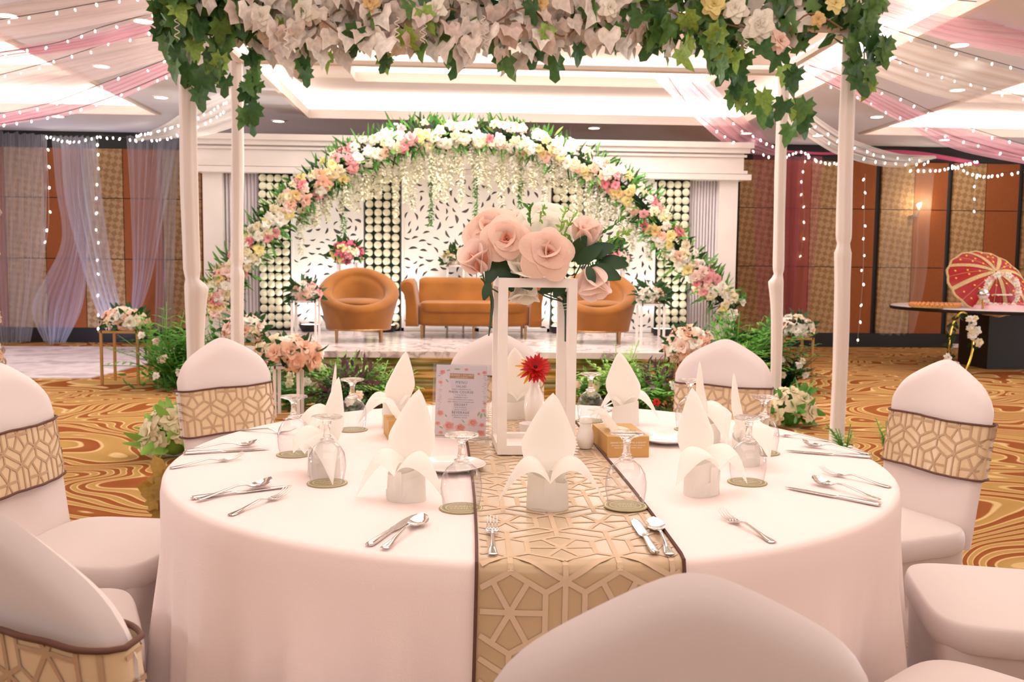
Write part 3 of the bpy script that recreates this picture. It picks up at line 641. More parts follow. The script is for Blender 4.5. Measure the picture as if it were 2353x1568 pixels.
def bouquet(name, label, loc, rx, ry, rz, n, cols, size, seed, cat='flowers', group=None, leafc='mid', nleaf=40, leafL=.1, kinds=('rose', 'peony'), zlo=-.25, stand_h=0):
    rr = random.Random(seed); t = thing(name, label, cat, loc, 0, group); pts = []
    for i in range(n):
        for _ in range(12):
            d = rdir(rr, zlo, 1)
            if d.y > .55: continue
            if all((d-q).length > 1.6/math.sqrt(n) for q in pts): break
        pts.append(d); p = Vector((d.x*rx, d.y*ry, d.z*rz)); s = size*rr.uniform(.8, 1.2)
        link('blossom', blossom_me(rr.choice(cols), rr.choice(kinds)), t, aim(p*.82, d+Vector((0, -.25, .1)), rr.uniform(0, 6), s))
    b = MB()
    for i in range(nleaf):
        d = rdir(rr, -.5, 1); p = Vector((d.x*rx, d.y*ry, d.z*rz))*rr.uniform(.45, .8); leaf(b, p, d+rdir(rr)*.5, rdir(rr), leafL*rr.uniform(.7, 1.3), leafL*.2, rr.uniform(-.2, .4))
    b.ball((0, 0, -.05*rz), .55*min(rx, rz), 8, 5)
    obj('leaves', b, m_leaf[leafc], t, kind='stuff', ang=2)
    return t
def fern_mesh(n, H, seed, mm, spread=1.0, pin=9):
    rr = random.Random(seed); b = MB()
    for i in range(n):
        a = rr.uniform(0, 2*PI); L = H*rr.uniform(.7, 1.25); lean = rr.uniform(.15, 1.15)*spread; d = Vector((math.cos(a), math.sin(a), 0)); base = d*rr.uniform(0, .12)*H
        pts = [base+d*(L*t*math.sin(lean*(.4+.8*t)))+Vector((0, 0, L*t*math.cos(lean*(.3+.9*t)))) for t in [j/pin for j in range(pin+1)]]
        b.tube([pts[0], pts[pin//2], pts[-1]], .004, 3); up = Vector((0, 0, 1))
        for j in range(1, pin+1):
            tg = (pts[j]-pts[j-1]).normalized(); sd = tg.cross(up).normalized(); t = j/pin; pl = .27*L*math.sin(PI*min(.97, .15+.8*t))
            for s in (-1, 1): leaf(b, pts[j], sd*s+tg*.7, up, pl, pl*.15, .25, .1, 2)
    return b.mesh('fronds', mm, 2)
def foliage_mesh(n, R, L, seed, mm, W=.22, flat=1):
    rr = random.Random(seed); b = MB()
    for i in range(n):
        d = rdir(rr, -.4, 1); p = Vector((d.x*R, d.y*R, d.z*R*flat))*rr.uniform(.35, 1); leaf(b, p, d+rdir(rr)*.7, rdir(rr), L*rr.uniform(.6, 1.3), L*W*.5, rr.uniform(-.2, .3))
    return b.mesh('foliage', mm, 2)
# ---------------------------------------------------------------- stage platform, mirrored steps
SZ = .4
k = NT('pink_marble'); tc = k.n('ShaderNodeTexCoord'); no = k.n('ShaderNodeTexNoise'); no.inputs['Scale'].default_value = 2.4; no.inputs['Detail'].default_value = 8; no.inputs['Distortion'].default_value = 1.2; k.l(tc.outputs['Object'], no.inputs[0])
k.l(k.ramp(no.outputs[0], [(.3, 'D9CBC9'), (.46, 'CFBDBB'), (.5, '978587'), (.54, 'CDBDBB'), (.75, 'DCD0CE')]), k.b.inputs['Base Color']); k.b.inputs['Roughness'].default_value = .22; m_marble = k.m
k = NT('gold_mirror'); tc = k.n('ShaderNodeTexCoord'); mp = k.n('ShaderNodeMapping'); mp.inputs['Scale'].default_value = (1, 6, 22); k.l(tc.outputs['Object'], mp.inputs[0]); no = k.n('ShaderNodeTexNoise'); no.inputs['Scale'].default_value = 1.5; no.inputs['Detail'].default_value = 3; k.l(mp.outputs[0], no.inputs[0])
k.l(k.ramp(no.outputs[0], [(.3, '6B5528'), (.5, 'A08A4E'), (.62, 'D8CDA8')]), k.b.inputs['Base Color']); k.b.inputs['Metallic'].default_value = .85; k.b.inputs['Roughness'].default_value = .12; m_gmir = k.m
t = thing('stage_platform', 'low white marble stage with mirrored gold steps under the sofa', 'stage', (.2, 9.1, 0))
obj('deck', MB().bbox((-2.75, 0, SZ-.06), (2.75, 2.76, SZ)), m_marble, t, smooth=False)
obj('skirt', MB().bbox((-2.7, .03, 0), (2.7, 2.72, SZ-.06)), m_gmir, t, smooth=False, label='mirrored gold stage front')
for i in range(2):
    b = MB().bbox((-1.75, -.32*(i+1), 0), (1.75, -.32*i+.03, .265-.13*i)); obj('step', b, m_gmir, t, smooth=False, label='mirrored gold step')
# ---------------------------------------------------------------- backdrop
BY = 12.0
bk = thing('stage_backdrop', 'white columned backdrop frame with moulded lintel behind the sofa', 'backdrop', (.15, BY, 0))
def rel(x): return x-.15
b = MB().bbox((rel(-3.30), -.12, 2.37), (rel(3.60), .12, 2.84))
obj('lintel', b, m_white, bk, smooth=False)
for z0, z1, e in ((2.77, 2.84, .10), (2.71, 2.77, .06), (2.66, 2.69, .03), (2.37, 2.44, .08), (2.45, 2.49, .04)):
    obj('moulding', MB().bbox((rel(-3.30)-e, -.12-e, z0), (rel(3.60)+e, -.119, z1)), m_white, bk, smooth=False)
for x0, x1 in ((-3.24, -3.0), (3.3, 3.54)): obj('post', MB().bbox((rel(x0), -.1, 0), (rel(x1), .1, 2.37)), m_white, bk, smooth=False)
m_pleat = mat('pleated_white', 'E6DEE0', .7)
def pleat(x0, x1):
    obj('pleated_panel', MB().grid(lambda u, v: (rel(x0)+u*(x1-x0), .02+.025*math.sin(u*60+math.sin(v*2)), v*2.37), 120, 4), m_pleat, bk, ang=2)
pleat(-3.0, -2.56); pleat(2.92, 3.3)
m_back = mat('panel_backing', 'A09A9A', .8)
obj('backing', MB().bbox((rel(-2.5), -.015, 0), (rel(2.9), .005, 2.4)), m_back, bk, smooth=False)
# rose-ball columns
m_ballw = mat('cream_roseball', 'EFEBCF', .8, trans=.1, bump=.8, bscale=70); m_grn = mat('dark_felt', '16261A', .9)
ballm = MB().ball((0, 0, 0), .051, 10, 6, (1, .7, 1)).mesh('rose_ball', m_ballw, 3)
for ci, (x0, x1, lb) in enumerate(((-2.56, -2.17, 'column of cream rose balls next to the pleated panel behind the fabric pole'), (-1.23, -.79, 'column of cream rose balls behind the tub chair with pink flowers at its back'), (1.15, 1.55, 'column of cream rose balls directly behind the white flower stand bouquet'), (2.51, 2.92, 'column of cream rose balls beside the red curtained wall side of the arch'))):
    xc = (x0+x1)/2; t = thing('rose_wall_column', lb, 'flower wall', (xc, BY-.05, 0), 0, 'rose ball columns'); obj('board', MB().bbox((-(x1-x0)/2, .0, .02), ((x1-x0)/2, .03, 2.37)), m_grn, t, smooth=False)
    rr = random.Random(ci)
    for j in range(19):
        for i in range(4):
            link('rose_ball', ballm, t, TRS((-(x1-x0)/2+.052+i*((x1-x0)-.104)/3+rr.uniform(-.006, .006), -.02, 2.31-j*.1025+rr.uniform(-.006, .006)), (rr.uniform(-.4, .4), rr.uniform(0, 6), 0)))
# cut-out screens
m_jali = mat('white_screen', 'F5F1EC', .5)
def jali(x0, x1, z0, z1, seed, lb):
    rr = random.Random(seed); W, H = x1-x0, z1-z0; cu = bpy.data.curves.new('jali', 'CURVE'); cu.dimensions = '2D'; cu.fill_mode = 'BOTH'; cu.extrude = .008
    def sp(pts):
        s = cu.splines.new('POLY'); s.points.add(len(pts)-1); s.use_cyclic_u = True
        for q, p in zip(s.points, pts): q.co = (p[0], p[1], 0, 1)
    sp([(0, 0), (W, 0), (W, H), (0, H)]); pts = []; tries = 0
    c1, c2 = (W*.5, H*.62), (W*.25, H*.3)
    while tries < 6000:
        tries += 1; x, y = rr.uniform(.05, W-.05), rr.uniform(.05, H-.05)
        L = rr.uniform(.036, .062)
        if all(math.hypot(x-a, y-b_) > (L+l_)*.98+.006 for a, b_, l_ in pts): pts.append((x, y, L))
    for x, y, L in pts:
        w_ = L*rr.uniform(.26, .42); an = math.atan2(y-c1[1], x-c1[0])+math.sin(x*9)+1.6*math.sin(y*5)+rr.uniform(-.4, .4)
        if not (.05 < x < W-.05 and .05 < y < H-.05): continue
        o = []; bend = rr.choice((-1, 1))*.3
        for i in range(9):
            tt = i/8*2-1; o.append((tt*L, w_*(1-tt*tt)+bend*L*(tt*tt-.3)))
        for i in range(7, 0, -1):
            tt = i/8*2-1; o.append((tt*L, -w_*.7*(1-tt*tt)+bend*L*(tt*tt-.3)))
        o = [(x+p*math.cos(an)-q*math.sin(an), y+p*math.sin(an)+q*math.cos(an)) for p, q in o]
        if all(.012 < p < W-.012 and .012 < q < H-.012 for p, q in o): sp(o)
    co = bpy.data.objects.new('jali', cu); COL.objects.link(co); me = bpy.data.meshes.new_from_object(co.evaluated_get(bpy.context.evaluated_depsgraph_get())); bpy.data.objects.remove(co)
    me.materials.clear(); me.materials.append(m_jali)
    t = thing('cutout_screen', lb, 'screen', (x0, BY-.05, z0), 0, 'white cut-out screens'); link('panel', me, t, TRS((0, 0, 0), (PI/2, 0, 0)))
    b = MB()
    for a, c in (((0, -.02, 0), (.03, .02, H)), ((W-.03, -.02, 0), (W, .02, H)), ((0, -.02, H-.03), (W, .02, H)), ((0, -.02, 0), (W, .02, .04))): b.bbox(a, c)
    obj('frame', b, m_jali, t, smooth=False)
jali(-2.16, -1.25, SZ, 2.37, 1, 'white leaf cut-out screen behind the tub chair near the fabric poles')
jali(-.77, .18, SZ, 2.37, 2, 'white leaf cut-out screen behind the sofa back, next to the rose ball column')
jali(.19, 1.13, SZ, 2.37, 3, 'white leaf cut-out screen behind the pale roses of the table bouquet')
jali(1.57, 2.49, SZ, 2.37, 4, 'white leaf cut-out screen behind the tub chair beside the pink arch foot')
# ---------------------------------------------------------------- flower arch
AY = 11.35
arch_px = [(500, 720), (502, 690), (525, 640), (580, 570), (640, 500), (700, 440), (770, 390), (860, 343), (950, 316), (1080, 308), (1200, 322), (1300, 355), (1400, 408), (1470, 468), (1530, 540), (1580, 605), (1640, 670), (1690, 722)]
ap = spl([P(x, y, AY) for x, y in arch_px], 200)
arch = thing('flower_arch', 'tall arch of white, yellow and pink roses with leaves framing the sofa', 'arch', (0, AY, 0))
ib = Vector((0, AY, 0)); rr = random.Random(11)
cl_cols = [['white', 'white', 'cream'], ['white', 'cream'], ['yellow', 'yellow', 'cream'], ['blush', 'peach', 'peach'], ['pink', 'coral', 'pink'], ['cream', 'white'], ['yellow', 'gold', 'cream'], ['white', 'blush']]
seq = []
last = -1
for i in range(44):
    c = rr.choice([k_ for k_ in range(8) if k_ != last]); last = c; seq.append(c)
for i in range(290):
    t_ = i/290; p = ap[int(t_*200)]; q = ap[min(200, int(t_*200)+1)]; tg = (q-p).normalized() if (q-p).length > 1e-6 else Vector((1, 0, 0)); nn = Vector((-tg.z, 0, tg.x))
    a = rr.uniform(-1.25, 1.25); off = nn*math.sin(a)*.16+Vector((0, -math.cos(a)*.16, 0))+tg*rr.uniform(-.03, .03)
    ci = seq[min(43, int(t_*44))] if rr.random() < .7 else rr.randrange(8)
    link('blossom', blossom_me(rr.choice(cl_cols[ci]), rr.choice(('rose', 'peony', 'star'))), arch, aim(p+off-ib, off.normalized()+Vector((0, -.5, 0))+rdir(rr)*.35, rr.uniform(0, 6), rr.uniform(.058, .086)))
for nm, cnt, L, s0, s1 in (('mid', 900, .16, .1, .23), ('dark', 700, .15, .02, .2), ('light', 160, .13, .1, .23), ('pale', 200, .1, .1, .24)):
    b = MB()
    for i in range(cnt):
        t_ = rr.random(); p = ap[int(t_*199)]; q = ap[int(t_*199)+1]; tg = (q-p).normalized(); nn = Vector((-tg.z, 0, tg.x)); a = rr.uniform(-2.0, 2.0)
        d = nn*math.sin(a)+Vector((0, -math.cos(a)*.6, 0)); leaf(b, p+d*rr.uniform(s0, s1)*.8-ib, d+tg*rr.uniform(-.8, .8)+Vector((0, 0, .2)), rdir(rr), L*rr.uniform(.6, 1.25), L*.1, rr.uniform(-.1, .3))
    obj('leaves', b, m_leaf[nm], arch, kind='stuff', ang=2)
obj('arch_tube', MB().tube([p-ib for p in ap[::4]], .05, 6), m_leaf['deep'], arch)
# hanging blossom strands
m_wis = mat('wisteria_cream', 'F2EFDA', .7, trans=.35, var=.1); strands = []
for s in range(4):
    rs = random.Random(50+s); b = MB(); L = (.5, .75, .95, .62)[s]
    n = int(L*330)
    for i in range(n):
        z = -L*i/n; r = .06*(.5+.5*math.sin(PI*min(1, i/n*1.1)))*1.1; a = rs.uniform(0, 2*PI); d = Vector((math.cos(a), math.sin(a), rs.uniform(-.9, .1)))
        leaf(b, (d.x*r*.4, d.y*r*.4, z), d, (0, 0, 1), .045*rs.uniform(.6, 1.2), .015, .2, .1, 2)
    strands.append(b.mesh('blossom_strand', m_wis, 3))
rs = random.Random(77)
for i in range(64):
    px = 690+i*(1500-690)/63; 
    ptop = min(ap, key=lambda v: abs(v.x-P(px, 400, AY).x)+(0 if v.z > .5 else 9))
    o = link('blossom_strand', strands[rs.randrange(4)], None, TRS((ptop.x, AY+rs.uniform(-.02, .12), ptop.z-.06), (0, 0, rs.uniform(0, 6)), (1, 1, rs.uniform(.6, 1.0)*(1 if 780 < px < 1400 else .75)))); tag(o, 'strand of small cream blossoms hanging inside the flower arch', 'flower strand', 'hanging cream blossom strands')
iv = []
for i, (px, y0, y1, lb) in enumerate(((790, 470, 590, 'thin green vine strand above the pink bouquet by the tub chair'), (990, 400, 520, 'thin green vine strand before the screen, clear of the white stand'), (1092, 400, 540, 'thin green vine strand above the peach roses of the table bouquet'), (1195, 400, 490, 'thin green vine strand over the cream top of the table bouquet'), (1372, 470, 560, 'thin green vine strand above the dark bouquet leaves'))):
    B = P(px, y1, AY+.1); A = Vector((B.x, AY+.1, min(ap, key=lambda v: abs(v.x-B.x)+(0 if v.z > .9 else 9)).z-.08)); L = A.z-B.z; b = MB(); rs = random.Random(i)
    for j in range(int(L*190)):
        a = rs.uniform(0, 6.28); leaf(b, (rs.uniform(-.02, .02), rs.uniform(-.02, .02), -L*rs.random()**.6), (math.cos(a), math.sin(a), -.4), (0, 0, 1), .05, .012, .1, .1, 2)
    o = obj('vine_strand', b, m_leaf['mid'], None, A, ang=3); tag(o, lb, 'vine', 'hanging green vine strands')
# ---------------------------------------------------------------- velvet sofa and tub chairs
m_velvet = mat('amber_velvet', '8E571E', .8, sheen=.25, var=.25, scale=3, spec=.2); m_brass = mat('brass_leg', 'A9835A', .35, metal=.9)
def legs(t, pts, h):
    for x, y in pts: obj('leg', MB().tube([(x, y, 0), (x, y, h)], [.011, .017], 8), m_brass, t)
def rbox(b, x0, x1, y0, y1, z0, z1, r=.03, bulge=0):
    def f(u, v):
        a = 2*PI*u; c, s = math.cos(a), math.sin(a); p = .28
        cx, cy = math.copysign(abs(c)**p, c), math.copysign(abs(s)**p, s); lat = PI*(v-.5); k_ = abs(math.cos(lat))**.22; zz = math.copysign(abs(math.sin(lat))**.22, math.sin(lat))
        X, Y = (x0+x1)/2+cx*(x1-x0)/2*k_, (y0+y1)/2+cy*(y1-y0)/2*k_
        return (X, Y, (z0+z1)/2+zz*(z1-z0)/2+bulge*(1-cx*cx)*(1-cy*cy)*(zz > 0))
    return b.grid(f, 48, 24, cu=True)
so = thing('sofa', 'amber velvet two-seat sofa with rolled arms and thin legs on the stage', 'sofa', (.14, 10.68, SZ))
obj('base', rbox(MB(), -.66, .66, 0, .8, .14, .41), m_velvet, so, ang=1.2)
obj('seat_cushion', rbox(MB(), -.62, .62, -.02, .62, .30, .425, bulge=.015), m_velvet, so, ang=1.2)
def roll(path, ax0, ax1, axis):   # closed profile extruded with rounded ends
    b = MB(); n = len(path); c = (sum(p[0] for p in path)/n, sum(p[1] for p in path)/n)
    ts = [(0, .80), (.02, .93), (.06, 1), (.94, 1), (.98, .93), (1, .80)]
    def f(u, v):
        i = int(u*n+1e-6) % n; x = v*(len(ts)-1); j = min(int(x), len(ts)-2); q = x-j; tt, sc_ = [ts[j][0]+(ts[j+1][0]-ts[j][0])*q, ts[j][1]+(ts[j+1][1]-ts[j][1])*q]
        p = (c[0]+(path[i][0]-c[0])*sc_, c[1]+(path[i][1]-c[1])*sc_); a = ax0+(ax1-ax0)*tt
        return (p[0], a, p[1]) if axis == 'y' else (a, p[0], p[1])
    b.grid(f, n, 5, cu=True); b.fan([f(i/n, 0) for i in range(n)][::-1]); b.fan([f(i/n, 1) for i in range(n)]); return b
arm = [(.64, .14), (.785, .14), (.785, .38), (.80, .5)] + [(.765+.085*math.cos(a), .60+.085*math.sin(a)) for a in [(-.6+.42*i) for i in range(10)]] + [(.665, .5), (.645, .36)]
for s in (-1, 1): obj('arm', roll([(s*x_, z_) for x_, z_ in arm], -.02, .78, 'y'), m_velvet, so, ang=1.2)
bp_ = [(.50, .14), (.82, .14), (.84, .5)] + [(.72+.1*math.cos(a), .60+.1*math.sin(a)) for a in [(-.2+.4*i) for i in range(9)]] + [(.60, .5), (.54, .4)]
obj('backrest', roll(bp_, -.66, .66, 'x'), m_velvet, so, ang=1.2)
legs(so, [(-.6, .05), (.6, .05), (-.6, .72), (.6, .72), (0, .1)], .15)
def tub():
    def hz(th): c = .5-.5*math.cos(th); return .41+.40*c
    def f(u, v):
        th = 2*PI*u-PI/2; a = 2*PI*u; h = hz(a); ro = .075; e = .5-.5*math.cos(a); rr_ = .42-.03*e*e; fw = 0
        if v < .4: t = v/.4; r = .33+(rr_-.33)*t**1.2; z = .14+(h-ro-.14)*t
        elif v < .7: t = (v-.4)/.3*PI*1.1; r = rr_-ro*.95*(1-math.cos(t)); z = h-ro+ro*math.sin(t)
        else: t = min(1, (v-.7)/.3); r0 = rr_-ro*1.9; r = r0*max(0, 1-t)**.8; z = h-ro-.02-(h-ro-.02-.40)*sm(0, .5, t)-.02*t*0
        return (r*1.08*math.cos(th), r*math.sin(th)+.0, z)
    return MB().grid(f, 48, 40, cu=True).mesh('shell', m_velvet, 2)
tubm = tub(); cush = MB().grid(lambda u, v: (.30*math.cos(2*PI*u)*math.sin(PI*v)**.6, -.03+.29*math.sin(2*PI*u)*math.sin(PI*v)**.6, .42-.055*math.cos(PI*v)), 32, 10, cu=True).mesh('seat_cushion', m_velvet, 2)
tm = MB().tube([(.345*math.cos(2*PI*i/32), .325*math.sin(2*PI*i/32), .14) for i in range(32)], .012, 6, closed=True).mesh('base_ring', m_brass)
for x, lb in ((-1.14, 'amber velvet tub chair standing clear beside the sofa arm on stage'), (1.52, 'amber velvet tub chair partly hidden by the table bouquet and flower stand')):
    t = thing('tub_chair', lb, 'armchair', (x, 10.35, SZ), .12 if x < 0 else -.12, 'amber tub chairs'); link('shell', tubm, t); link('seat_cushion', cush, t); link('base_ring', tm, t)
    legs(t, [(-.24, -.24), (.24, -.24), (-.24, .22), (.24, .22)], .14)
# ---------------------------------------------------------------- stage uplights
m_lampf = emis('uplight_face', 'FFF6EA', 6)
for x, y, lb in ((-1.9, 11.75, 'floor uplight beside the white stand near the fabric poles'), (-.95, 11.75, 'floor uplight between the tub chair and the sofa'), (1.25, 11.75, 'floor uplight behind the sofa end and stand post'), (2.5, 11.45, 'floor uplight at the foot of the arch beside the white stand')):
    t = thing('uplight', lb, 'stage light', (x, y, SZ), 0, 'stage floor uplights')
    obj('housing', MB().lathe([(.0005, 0), (.1, 0), (.13, .05), (.14, .09), (.12, .09), (.11, .06), (.0005, .06)], 20), m_black, t); obj('lens', MB().disc((0, 0, .085), .125, 20), m_lampf, t, smooth=False)
    lamp('uplight_beam', 'SPOT', (x, y-.05, SZ+.12), 26, (1, .96, .88), rot=(math.radians(165), 0, 0), size=.06, spot=2.4)
lamp('stage_wash', 'AREA', (.2, 10.9, CEIL-.03), 50, (1, .95, .88), rot=(math.radians(-25), 0, 0), size=5, size_y=.4)
# ---------------------------------------------------------------- flower stands and bouquets
def stand(label, x, y, z0, w, h, mm, group, th=.012, ring=False):
    t = thing('flower_stand', label, 'stand', (x, y, z0), 0, group); d = w/2
    for sx in (-1, 1):
        for sy in (-1, 1): obj('leg', MB().box((sx*d, sy*d, h/2), (th*2, th*2, h)), mm, t, smooth=False)
    b = MB()
    for s in (-1, 1): b.box((s*d, 0, h-th), (th*2, w, th*2)).box((0, s*d, h-th), (w, th*2, th*2))
    obj('top_frame', b, mm, t, smooth=False); obj('top_plate', MB().box((0, 0, h-.004), (w, w, .008)), mm, t, smooth=False); return t
m_wst = mat('white_stand', 'E9DEDA', .5); m_gst = mat('gold_stand', 'B68B52', .4, metal=.6)
PB = ['peach', 'blush', 'white', 'peach', 'cream']; WP = ['white', 'cream', 'white', 'blush', 'peach']; PK = ['pink', 'coral', 'yellow', 'hotpink', 'cream']
ST = [ # x, y, z0, w, h, mat, stand label, bouquet label, rx, rz, n, cols, size
 (-1.62, 9.75, SZ, .24, .47, m_wst, 'white metal flower stand on stage before the tub chair near the poles', 'peach roses on the white stand beside the tub chair near the poles', .17, .12, 20, ['peach', 'blush', 'pink', 'white'], .062),
 (2.0, 9.75, SZ, .24, .47, m_wst, 'white metal flower stand on stage beside the farther tub chair', 'peach and white roses on the stage stand beside the far tub chair', .16, .12, 18, ['peach', 'blush', 'white', 'white'], .06),
 (-1.38, 11.3, SZ, .2, .87, m_wst, 'tall white stand behind the tub chair near the poles', 'hot pink, yellow and white bouquet rising behind the tub chair near the poles', .21, .16, 24, PK+['white', 'white', 'hotpink'], .065),
 (1.86, 11.3, SZ, .2, .83, m_wst, 'tall white stand behind the tub chair the table bouquet covers', 'pink and yellow bouquet behind the dark leaves of the table bouquet', .2, .16, 24, PK+['white', 'white'], .065),
 (-.08, 11.72, SZ, .2, .85, m_wst, 'tall white stand hidden behind the sofa back', 'yellow and green bouquet peeking over the sofa behind the table roses', .17, .13, 16, ['yellow', 'cream', 'white'], .055),
 (-3.46, 9.75, 0, .36, .55, m_gst, 'gold metal flower stand on the carpet by the white rug', 'white and pale peach roses on the gold stand by the white rug', .25, .14, 26, WP, .068),
 (3.68, 10.1, 0, .32, .5, m_gst, 'gold metal flower stand on the carpet between the two fabric poles', 'white roses with a peach edge on the gold stand between fabric poles', .24, .15, 26, ['white', 'white', 'cream', 'blush', 'peach'], .07),
 (-2.08, 9.0, 0, .3, .5, m_gst, 'gold metal flower stand next to the stage ferns behind the covered chair', 'peach and cream roses high behind the covered chair with whole sash', .21, .16, 26, PB, .068),
 (-1.42, 7.68, 0, .19, .42, m_wst, 'pale square flower stand near the table behind the covered chair', 'large peach and cream roses on the pale square stand nearest the table', .29, .14, 17, PB+['cream'], .092),
 (2.02, 8.1, 0, .3, .42, m_gst, 'gold stand hidden behind a covered chair at the steps', 'large round mass of peach and white roses at the steps behind a chair', .24, .2, 34, ['peach', 'peach', 'blush', 'white', 'white'], .072)]
for i, (x, y, z0, w_, h, mm, sl, bl, rx, rz, n, cols, sz) in enumerate(ST):
    stand(sl, x, y, z0, w_, h, mm, 'flower stands')
    bouquet('rose_bouquet', bl, (x, y, z0+h+rz*.6), rx, rx*.8, rz, int(n*1.15), cols, sz*1.02, 100+i, zlo=-.5, group='rose bouquets on stands', leafc='dark', nleaf=70, leafL=.12)
# ---------------------------------------------------------------- ferns and greenery around the stage
FE = [(-2.98, 9.5, .74, 26, 'fern', 'bright fern clump beside the gold stand by the white rug'), (-2.45, 9.75, .7, 24, 'mid', 'dark leafy fern clump behind the fabric poles at the stage edge'), (-2.75, 9.25, .5, 24, 'fern', 'low spreading fern clump on the carpet behind the thick fabric pole'),
 (-1.05, 8.2, .45, 22, 'fern', 'light green fern clump beside the pale square stand'), (-.75, 8.15, .38, 20, 'light', 'yellow-green palm clump at the steps beside the menu card'), (-1.45, 8.1, .34, 22, 'mid', 'fern clump under the pale square stand near the table'), (-1.9, 8.5, .4, 20, 'mid', 'fern clump around the gold stand behind the covered chair'), (-.98, 7.75, .28, 20, 'dark', 'low dark fern clump behind the napkins at the steps'),
 (1.45, 8.3, .5, 24, 'light', 'yellow-green fern clump at the steps next to the flower stand post'), (1.62, 7.9, .46, 24, 'fern', 'bright fern clump behind the goblet before a covered chair'), (2.75, 9.2, .7, 28, 'fern', 'tall bright fern clump at the arch foot beside the fabric pole'), (3.0, 9.5, .75, 24, 'mid', 'dark green fern clump below the end of the arch'), (2.55, 8.6, .48, 24, 'light', 'yellow-green fern clump behind the covered chair at the steps'), (3.3, 9.3, .45, 22, 'dark', 'low fern clump on the carpet beside the gold stand between poles'), (1.2, 8.3, .3, 18, 'fern', 'small fern clump low at the foot of the steps')]
for i, (x, y, H, n, c, lb) in enumerate(FE):
    t = thing('fern_clump', lb, 'fern', (x, y, 0), 0, 'fern clumps round the stage'); link('fronds', fern_mesh(int(n*1.7), H, 200+i, m_leaf[c]), t, kind='stuff')
    link('foliage', foliage_mesh(70, H*.55, .09, 300+i, m_leaf['mid'], .3, .9), t, kind='stuff')
    rr = random.Random(i)
    for j in range(4): d = rdir(rr, .1, .8); link('blossom', blossom_me(rr.choice(['white', 'blush', 'cream']), 'star'), t, aim((d.x*H*.55, -abs(d.y)*H*.6, .1+d.z*H*.75), (d.x*.3, -1, .4), 0, .04))
for x, y, lb in ((-.95, 8.0, 'wine-red leafy plant between the ferns behind the two napkins'), (1.75, 8.05, 'wine-red leafy plant between the ferns and peach roses')):
    t = thing('wine_foliage', lb, 'plant', (x, y, 0)); link('foliage', foliage_mesh(160, .26, .1, 9, m_leaf['wine'], .35, 1.3), t, TRS((0, 0, .12)), kind='stuff'); obj('stem', MB().tube([(0, 0, 0), (0, 0, .2)], .012, 6), m_leaf['deep'], t)
# ---------------------------------------------------------------- canopy of fabric-wrapped poles
m_wrap = mat('ivory_wrap', 'DDD0C9', .75, bump=.15, bscale=12, stretch=(6, 6, .6))
cx0, cx1, cy0, cy1, cz = -1.76, 2.58, 6.2, 7.6, 2.86
can = thing('canopy_frame', 'tall ivory fabric-wrapped four-pole canopy frame behind the round table', 'canopy', ((cx0+cx1)/2, (cy0+cy1)/2, 0))
cb_ = Vector(((cx0+cx1)/2, (cy0+cy1)/2, 0))
def pole(x, y, dia, knots, seed):
    rr = random.Random(seed); ph = [rr.uniform(0, 6) for _ in range(4)]
    def f(u, v):
        z = v*cz; a = 2*PI*u; r = dia/2; bx = 0
        for kz, am, sx in knots: d = (z-kz); r *= 1-.22*math.exp(-(d/.03)**2); bl = am*.8*sm(0, .07, -d)*math.exp(d/.22) if d < 0 else 0; r += bl*.5; bx += sx*bl*.6
        r *= 1+.05*math.sin(7*a+ph[0]+z*1.3)+.04*math.sin(4*a+ph[1]-z*2)+.02*math.sin(z*9+ph[2])
        return (x-cb_.x+bx+.012*math.sin(z*1.7+ph[3])+r*math.cos(a), y-cb_.y+r*math.sin(a)*.8, z)
    obj('pole', MB().grid(f, 28, 90, cu=True), m_wrap, can, ang=2)
pole(cx0, cy0, .108, [(1.15, .07, 1)], 1); pole(cx1, cy0, .10, [(1.42, .02, -.4)], 2); pole(cx0-.04, cy1, .095, [(1.22, .015, 1)], 3); pole(cx1+.04, cy1, .09, [(1.2, .06, -1)], 4)
for a, b_ in (((cx0, cy0), (cx1, cy0)), ((cx0, cy1), (cx1, cy1)), ((cx0, cy0), (cx0, cy1)), ((cx1, cy0), (cx1, cy1))):
    obj('beam', MB().tube([Vector((*a, cz))-cb_, Vector((*b_, cz))-cb_], .04, 8), m_wrap, can)
for x, y in ((cx0, cy0), (cx1, cy0), (cx0-.04, cy1), (cx1+.04, cy1)): obj('foot', MB().box((x-cb_.x, y-cb_.y, .012), (.3, .3, .024)), m_white, can, smooth=False)
# ---------------------------------------------------------------- ivy and silver leaf garland
def ivy_leaf(seed, lobes):
    rr = random.Random(seed); b = MB(); pts = []
    for an, r in lobes: r *= rr.uniform(.93, 1.07); pts.append((r*math.sin(an), -r*math.cos(an)))
    pts = pts+[(-x, y) for x, y in pts[::-1] if abs(x) > 1e-6]
    z = lambda x, y: .22*abs(x)-.25*y*y-.1*x*x
    n = len(pts); zz = [rr.uniform(-.07, .07) for _ in pts]
    b.v = [(x, y, z(x, y)+q) for (x, y), q in zip(pts, zz)]+[(.52*x, .52*y-.05, z(.5*x, .5*y)+rr.uniform(-.05, .06)) for x, y in pts]+[(0, -.1, -.03)]
    for i in range(n): j = (i+1) % n; b.f += [(i, j, n+j, n+i), (n+i, n+j, 2*n)]
    return b
IVY = [(PI, .10), (2.6, .42), (2.25, .33), (1.75, .52), (1.3, .36), (.95, .60), (.55, .44), (.28, .72), (0, .95)]
m_ivy = [mat('ivy_'+n, c, .42, spec=.45, trans=.2, var=.4, scale=7) for n, c in (('mid', '587F3E'), ('dark', '3A6132'), ('light', '8CAA4C'))]
m_silver = [mat('silver_leaf_'+n, c, .38, spec=.7, var=.25, scale=5, trans=.1) for n, c in (('warm', 'D8CBC0'), ('pale', 'EAE2DA'), ('rose', 'D8C4BA'))]
